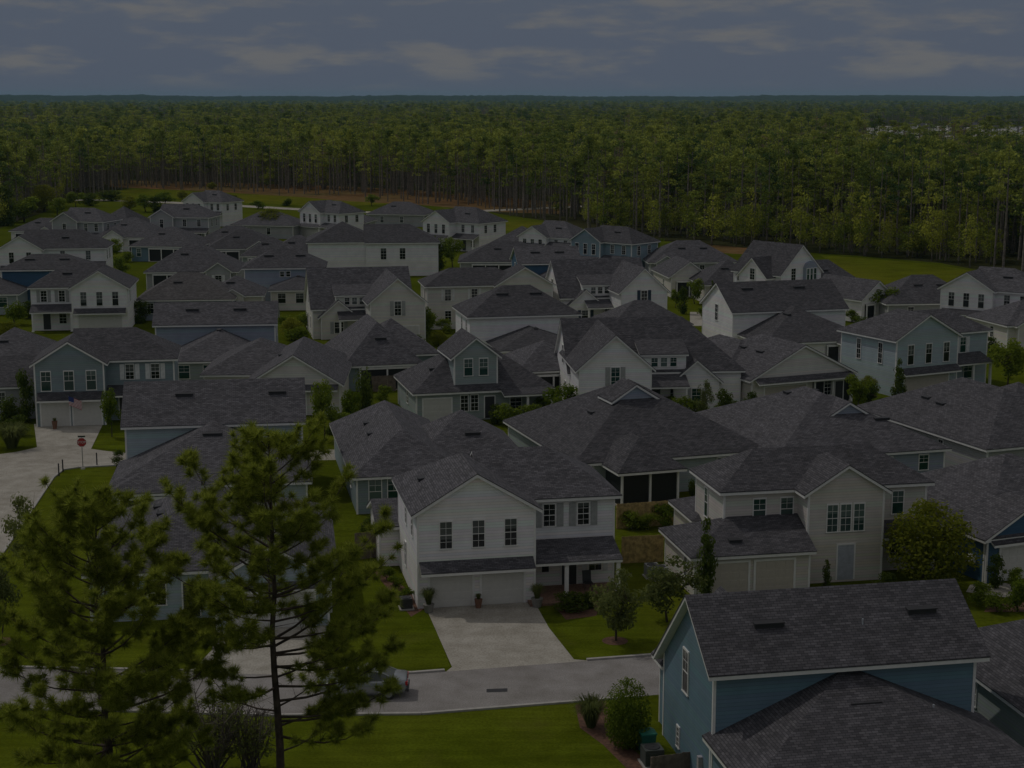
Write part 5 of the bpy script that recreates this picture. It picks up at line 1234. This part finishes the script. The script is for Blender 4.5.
tx = link('lettering', text_mesh('STOP', .28, SIGNW), sf, (0, -.062, 2.3)); tx.rotation_euler = (math.pi / 2, 0, 0)
m = MB(); m.box(-.3, .3, -.03, -.015, 2.72, 2.86); m.build('street_plate', mat_plain('plate_dark', (.02, .04, .03), .4), rt)
m = MB(); m.tube([(0, 0, 0), (0, 0, .12)], [.2, .16], 10); m.build('footing', CURB, rt)
for k, (px, py, lab) in enumerate(((63, 472, 'thin dark marker post at the kerb left of the stop sign'), (59, 476, 'shorter dark marker post nearest the pale street'), (97, 465, 'dark marker post right of the stop sign'))):
    m = MB(); m.tube([(0, 0, -.1), (0, 0, 1.0)], [.06, .055], 8); m.tube([(0, 0, 1.0), (0, 0, 1.06)], [.07, .05], 8); o = m.build('marker_post', VENT); o.location = at(px, py); tag(o, lab, 'post', 'marker posts at the junction')

# flag on the garage of the junction house
hp = H_J; rt = empty('wall_flag', (0, 0, 0), 0)
c_, s__ = math.cos(hp.rot), math.sin(hp.rot)
rt.location = (hp.p.x + 3.3 * c_ - .0 * s__, hp.p.y + 3.3 * s__ + .0 * c_, 2.45); rt.rotation_euler = (0, 0, hp.rot); tag(rt, 'striped red and white flag hanging slanted from a pole on the blue-grey garage', 'flag')
m = MB(); m.tube([(0, .3, 0), (0, -1.3, .75)], [.025, .02], 6); m.build('pole', DOORGREY, rt)
FR = mat_plain('flag_red', (.38, .04, .05), .8); FW = mat_plain('flag_white', (.7, .7, .7), .8); FB = mat_plain('flag_blue', (.03, .05, .2), .8)
m = MB()
for r_ in range(13):
    for k in range(10):
        q = lambda u, v: (u * 1.15 + .02, -1.25 + .16 * math.sin(u * 5) * u + .3 * u, .70 - v * .85 - u * .55)
        u0, u1, w0, w1 = k / 10, (k + 1) / 10, r_ / 13, (r_ + 1) / 13
        m.poly([q(u0, w1), q(u1, w1), q(u1, w0), q(u0, w0)], 2 if (k < 4 and r_ < 7) else (0 if r_ % 2 == 0 else 1))
m.build('cloth', [FR, FW, FB], rt)

# planters and urns
TERRA = mat_plain('terracotta', (.22, .11, .07), .8); GALV = mat_plain('planter_grey', (.25, .24, .22), .7)
def planter(label, p, hpot, wp, hp_, mat):
    rt = empty('potted_plant', p); tag(rt, label, 'planter')
    m = MB(); m.tube([(0, 0, 0), (0, 0, hpot * .9), (0, 0, hpot)], [wp * .32, wp * .48, wp * .5], 12); m.build('pot', mat, rt)
    c, t = stock('grass_0'); o = link('blades', c, rt, (0, 0, hpot * .8)); o.scale = (hp_ * 1.0, hp_ * 1.0, hp_)
def hm(x, y, z=.012): q = HM(x, y); return Vector((q.x, q.y, z))
planter('fern in a grey pot at the left side of the white house garage', hm(.55, -.75), .5, .7, 1.2, GALV)
planter('fern in a grey pot between the white house garage and porch', hm(7.2, -1.0), .55, .75, 1.1, GALV)
planter('small terracotta planter between the two white garage doors', hm(3.65, -.5), .55, .5, .5, TERRA)
c_ = Vector((math.cos(hp.rot), math.sin(hp.rot), 0)); d_ = Vector((-c_.y, c_.x, 0)); base = Vector((hp.p.x, hp.p.y, 0))
planter('brown urn standing before the blue-grey house garage', base + c_ * 1.9 - d_ * .9 + Vector((0, 0, .012)), .75, .55, .5, TERRA)
# rocking chair on the porch
rt = empty('porch_chair', hm(11.0, 1.5, .15), R(11)); tag(rt, 'dark chair on the brick porch of the white house', 'chair')
m = MB(); m.box(-.28, .28, -.28, .28, .40, .45); m.build('seat', DOORB, rt); m = MB(); m.prism([(-.28, .26, .45), (.28, .26, .45), (.28, .40, 1.1), (-.28, .40, 1.1)], (0, .04, 0)); m.build('backrest', DOORB, rt)
for sx in (-1, 1):
    for sy in (-1, 1): m = MB(); m.tube([(sx * .25, sy * .25, 0), (sx * .25, sy * .25, .42)], [.025, .025], 6); m.build('leg', DOORB, rt)
# air conditioners
ACM = mat_plain('ac_grey', (.28, .29, .28), .5, .2); ACG = mat_plain('ac_green', (.03, .16, .12), .5)
def ac(label, p, rz, w=.85, h=.85, mat=None):
    rt = empty('air_conditioner', p, rz); tag(rt, label, 'air conditioner')
    m = MB(); m.box(-w / 2, w / 2, -w / 2, w / 2, .08, h)
    for k in range(7): m.box(-w / 2 - .012, w / 2 + .012, -w / 2 - .012, w / 2 + .012, .16 + k * (h - .24) / 7, .19 + k * (h - .24) / 7)
    m.build('body', mat or ACM, rt); m = MB(); m.box(-w / 2 - .1, w / 2 + .1, -w / 2 - .1, w / 2 + .1, 0, .08); m.build('pad', CURB, rt)
    m = MB(); m.tube([(0, 0, h), (0, 0, h + .03)], [w * .42, w * .40], 16); m.tube([(0, 0, h + .03), (0, 0, h + .05)], [w * .12, w * .1], 10); m.build('fan_grille', VENT, rt)
ac('grey air conditioner on a pad right of the white house, left of a pair', at(652, 577), R(11)); ac('grey air conditioner on a pad right of the white house, right of a pair', at(660, 579), R(11))
ac('dark utility unit at the corner left of the white house garage', hm(-.7, .2, .01), R(11), .7, .7, DOORB)
ac('dark grey air conditioner beside the dark blue house, in front of the green bin', at(652, 764), R(11), .9, .85, mat_plain('ac_dark', (.07, .08, .075), .5))
rt = empty('wheelie_bin', at(646, 752), R(16)); tag(rt, 'green lidded bin beside the dark blue house wall', 'bin')
m = MB(); b0 = [(-.3, -.36, .08), (.3, -.36, .08), (.3, .3, .08), (-.3, .3, .08)]; b1 = [(-.36, -.42, 1.0), (.36, -.42, 1.0), (.36, .38, 1.0), (-.36, .38, 1.0)]
m.poly(b0[::-1]); m.poly(b1)
for k in range(4): m.poly([b0[k], b0[(k + 1) % 4], b1[(k + 1) % 4], b1[k]])
m.build('body', ACG, rt); m = MB(); m.prism([(-.39, -.46, 1.0), (-.39, .42, 1.0), (-.39, .42, 1.05), (-.39, 0, 1.12), (-.39, -.46, 1.06)][::-1], (.78, 0, 0)); m.build('lid', mat_plain('bin_lid', (.03, .22, .16), .45), rt)
for sx in (-1, 1): m = MB(); m.tube([(sx * .3, .34, .1), (sx * .36, .34, .1)], [.1, .1], 12); m.build('wheel', VENT, rt)

# ------------------------------------------------------------------ silver car
PAINT = mat_plain('car_silver', (.36, .38, .40), .25, .55, var=.02); TYRE = mat_plain('tyre', (.02, .02, .02), .8); CGL = mat_glass('car_glass', (.01, .012, .014)); TAIL = mat_plain('tail_lamp', (.45, .01, .012), .25, var=.05); HEADL = mat_plain('head_lamp', (.6, .62, .62), .15)
def car(label, p, rz):
    """sedan; its front points along +x"""
    rt = empty('parked_car', p, rz); tag(rt, label, 'car')
    st = [(-2.32, .50, .62, .98, .70), (-2.22, .32, .70, 1.02, .82), (-1.6, .24, .76, 1.06, .89), (-.9, .20, .78, 1.00, .91), (0, .20, .78, .98, .915), (.8, .20, .76, .97, .91), (1.5, .24, .72, .92, .88), (2.1, .28, .62, .80, .80), (2.30, .42, .55, .66, .64)]
    m = MB(); rings = []
    for (x, zb, zm, zt, w) in st:
        half = [(0, zb), (w * .86, zb), (w, zb + .18), (w * 1.0, zm), (w * .93, zt - .03), (w * .8, zt), (0, zt + .02)]
        ring = [(x, y, z) for y, z in half] + [(x, -y, z) for y, z in half[-2:0:-1]]
        i = len(m.v); m.v += ring; rings.append((i, len(ring)))
    for (a, n), (b, _) in zip(rings, rings[1:]):
        for k in range(n): m.f.append((a + k, a + (k + 1) % n, b + (k + 1) % n, b + k)[::-1]); m.mi.append(0)
    for (a, n), fl in ((rings[0], 1), (rings[-1], -1)): m.f.append(tuple(a + k for k in range(n))[::fl]); m.mi.append(0)
    m.build('body', PAINT, rt, True)
    cs = [(-1.75, 1.03, .72), (-1.0, 1.36, .62), (-.4, 1.43, .60), (.25, 1.41, .60), (1.15, .96, .74)]
    m = MB(); g = MB()
    base = lambda x: 1.0
    for (xa, za, wa), (xb, zb, wb) in zip(cs, cs[1:]):
        m.poly([(xa, -wa, za), (xb, -wb, zb), (xb, wb, zb), (xa, wa, za)], 1 if za < 1.1 or zb < 1.1 else 0)
        for s_ in (-1, 1):
            q = [(xa, s_ * .84, .97), (xb, s_ * .84, .955), (xb, s_ * wb, zb), (xa, s_ * wa, za)]
            m.poly(q if s_ < 0 else q[::-1], 1)
    m.build('cabin', [PAINT, CGL], rt)
    m = MB()
    for (xa, za, wa), (xb, zb, wb) in zip(cs, cs[1:]):
        for s_ in (-1, 1): m.tube([(xa, s_ * (wa + .005), za), (xb, s_ * (wb + .005), zb)], [.035, .035], 5)
    for s_ in (-1, 1): m.tube([(-.35, s_ * .85, .97), (-.38, s_ * .61, 1.42)], [.035, .03], 5)
    m.build('roof_pillars', PAINT, rt)
    for sx in (-1.38, 1.42):
        for s_ in (-1, 1):
            w = MB(); w.tube([(sx, s_ * .70, .33), (sx, s_ * .93, .33)], [.33, .33], 20); wo = w.build('wheel', TYRE, rt); w = MB(); w.tube([(sx, s_ * .90, .33), (sx, s_ * .945, .33)], [.22, .2], 14); w.build('rim', STEEL, wo)
    for s_ in (-1, 1):
        m = MB(); m.box(-2.36, -2.10, s_ * .55 - .22, s_ * .55 + .22, .72, .92); m.build('tail_light', TAIL, rt); m = MB(); m.box(2.02, 2.27, s_ * .52 - .18, s_ * .52 + .18, .58, .72); m.build('headlight', HEADL, rt)
        m = MB(); m.box(.75, .95, s_ * .98 - .08, s_ * .98 + .08, .95, 1.08); m.build('mirror', PAINT, rt)
    m = MB(); m.box(-2.37, -2.30, -.27, .27, .60, .72); m.build('number_plate', SIGNW, rt); m = MB(); m.box(-2.42, -2.26, -.72, .72, .36, .50); m.build('bumper', DOORB, rt)
pr = at(409, 699); car('silver sedan parked at the near kerb behind the tall pine', (pr.x - 2.45, pr.y + .75, .007), math.pi + R(1.5))

# ================================================================== AIR, SKY, SUN
AZ, EL = 57, 55   # sun: degrees left of the view, degrees up
hz = MB(); hz.box(-11500, 11500, -400, 11800, -1.5, 62)
hm_ = bpy.data.materials.new('haze'); hm_.use_nodes = True; nt = hm_.node_tree; nt.nodes.clear()
ou = N(nt, 'ShaderNodeOutputMaterial'); pv = N(nt, 'ShaderNodeVolumePrincipled', ins={'Color': (.42, .82, 1, 1), 'Density': HAZE}); pv.inputs['Anisotropy'].default_value = .0; L(nt, pv, 'Volume', ou, 'Volume')
tag(hz.build('haze', hm_), kind='stuff')

w = bpy.data.worlds.new('World'); sc.world = w; w.use_nodes = True; nt = w.node_tree; bg = nt.nodes['Background']
sky = N(nt, 'ShaderNodeTexSky'); sky.sky_type = 'NISHITA'; sky.sun_disc = False; sky.sun_elevation = R(EL); sky.sun_rotation = R(-AZ); sky.air_density = 1.; sky.dust_density = 1.5; sky.ozone_density = 1.5
tc = N(nt, 'ShaderNodeTexCoord'); sx = N(nt, 'ShaderNodeSeparateXYZ'); L(nt, tc, 'Generated', sx, 'Vector')
def M(op, a, b=None, c=None):
    n = N(nt, 'ShaderNodeMath', operation=op)
    for i, v in enumerate((a, b, c)):
        if v is None: continue
        if isinstance(v, (int, float)): n.inputs[i].default_value = v
        else: nt.links.new(v, n.inputs[i])
    return n.outputs[0]
azm = M('ARCTAN2', sx.outputs['X'], sx.outputs['Y']); el = sx.outputs['Z']
cb = N(nt, 'ShaderNodeCombineXYZ'); nt.links.new(M('MULTIPLY', azm, 15.), cb.inputs['X']); nt.links.new(M('MULTIPLY', el, 68.), cb.inputs['Y']); cb.inputs['Z'].default_value = CLOUD_SEED
n1 = N(nt, 'ShaderNodeTexNoise', ins={'Scale': 1.0, 'Detail': 7, 'Roughness': .56, 'Distortion': .1}); L(nt, cb, 0, n1, 'Vector')
cov = N(nt, 'ShaderNodeMapRange', ins={'From Min': .08, 'From Max': .3, 'To Min': 0., 'To Max': .11}); nt.links.new(el, cov.inputs['Value'])  # extra cloud cover added high up, out of view, as fill light
mr = N(nt, 'ShaderNodeMapRange', interpolation_type='SMOOTHSTEP', ins={'From Min': .46, 'From Max': .68}); nt.links.new(M('ADD', n1.outputs['Fac'], cov.outputs[0]), mr.inputs['Value'])
top = N(nt, 'ShaderNodeMapRange', ins={'From Min': .003, 'From Max': .016}); nt.links.new(el, top.inputs['Value'])
mask = M('MULTIPLY', M('MULTIPLY', mr.outputs[0], top.outputs[0]), .75)
bank = N(nt, 'ShaderNodeMapRange', interpolation_type='SMOOTHSTEP', ins={'From Min': .10, 'From Max': .30, 'To Min': 1., 'To Max': 0.}); nt.links.new(el, bank.inputs['Value'])
bcol = N(nt, 'ShaderNodeValToRGB'); nt.links.new(M('MULTIPLY', el, 10.), bcol.inputs['Fac'])
bcol.color_ramp.elements[0].color = (3.0, 3.6, 4.95, 1); bcol.color_ramp.elements[1].color = (3.3, 4.0, 5.2, 1)
bk = N(nt, 'ShaderNodeMixRGB'); L(nt, bank, 0, bk, 'Fac'); L(nt, sky, 0, bk, 1); L(nt, bcol, 'Color', bk, 2)
hi_ = N(nt, 'ShaderNodeMapRange', ins={'From Min': .1, 'From Max': .35}); nt.links.new(el, hi_.inputs['Value'])
ccol = N(nt, 'ShaderNodeMixRGB', ins={1: (*CLOUD, 1), 2: (11.5, 10.9, 10.2, 1)}); L(nt, hi_, 0, ccol, 'Fac')  # unseen overhead clouds are made brighter to fill the shaded walls
hzm = N(nt, 'ShaderNodeMixRGB'); L(nt, ccol, 0, hzm, 2); nt.links.new(mask, hzm.inputs['Fac']); L(nt, bk, 0, hzm, 1)
L(nt, hzm, 0, bg, 'Color'); bg.inputs['Strength'].default_value = SKYS

sd = bpy.data.lights.new('sun', 'SUN'); sd.energy = SUNE; sd.angle = R(.55); sd.color = (1, .955, .88); so = bpy.data.objects.new('sun', sd); COL.objects.link(so)
dsun = Vector((-math.sin(R(AZ)) * math.cos(R(EL)), math.cos(R(AZ)) * math.cos(R(EL)), math.sin(R(EL))))
so.rotation_euler = dsun.to_track_quat('Z', 'Y').to_euler(); so.location = (0, 0, 60)
vs = sc.view_settings; vs.view_transform = 'Standard'; vs.look = 'None'; vs.exposure = EXPO; vs.gamma = 1; vs.use_curve_mapping = False
sc.cycles.max_bounces = 8; sc.cycles.diffuse_bounces = 4; sc.cycles.glossy_bounces = 2; sc.cycles.transmission_bounces = 6; sc.cycles.volume_bounces = 0; sc.cycles.transparent_max_bounces = 8
sc.cycles.use_denoising = True
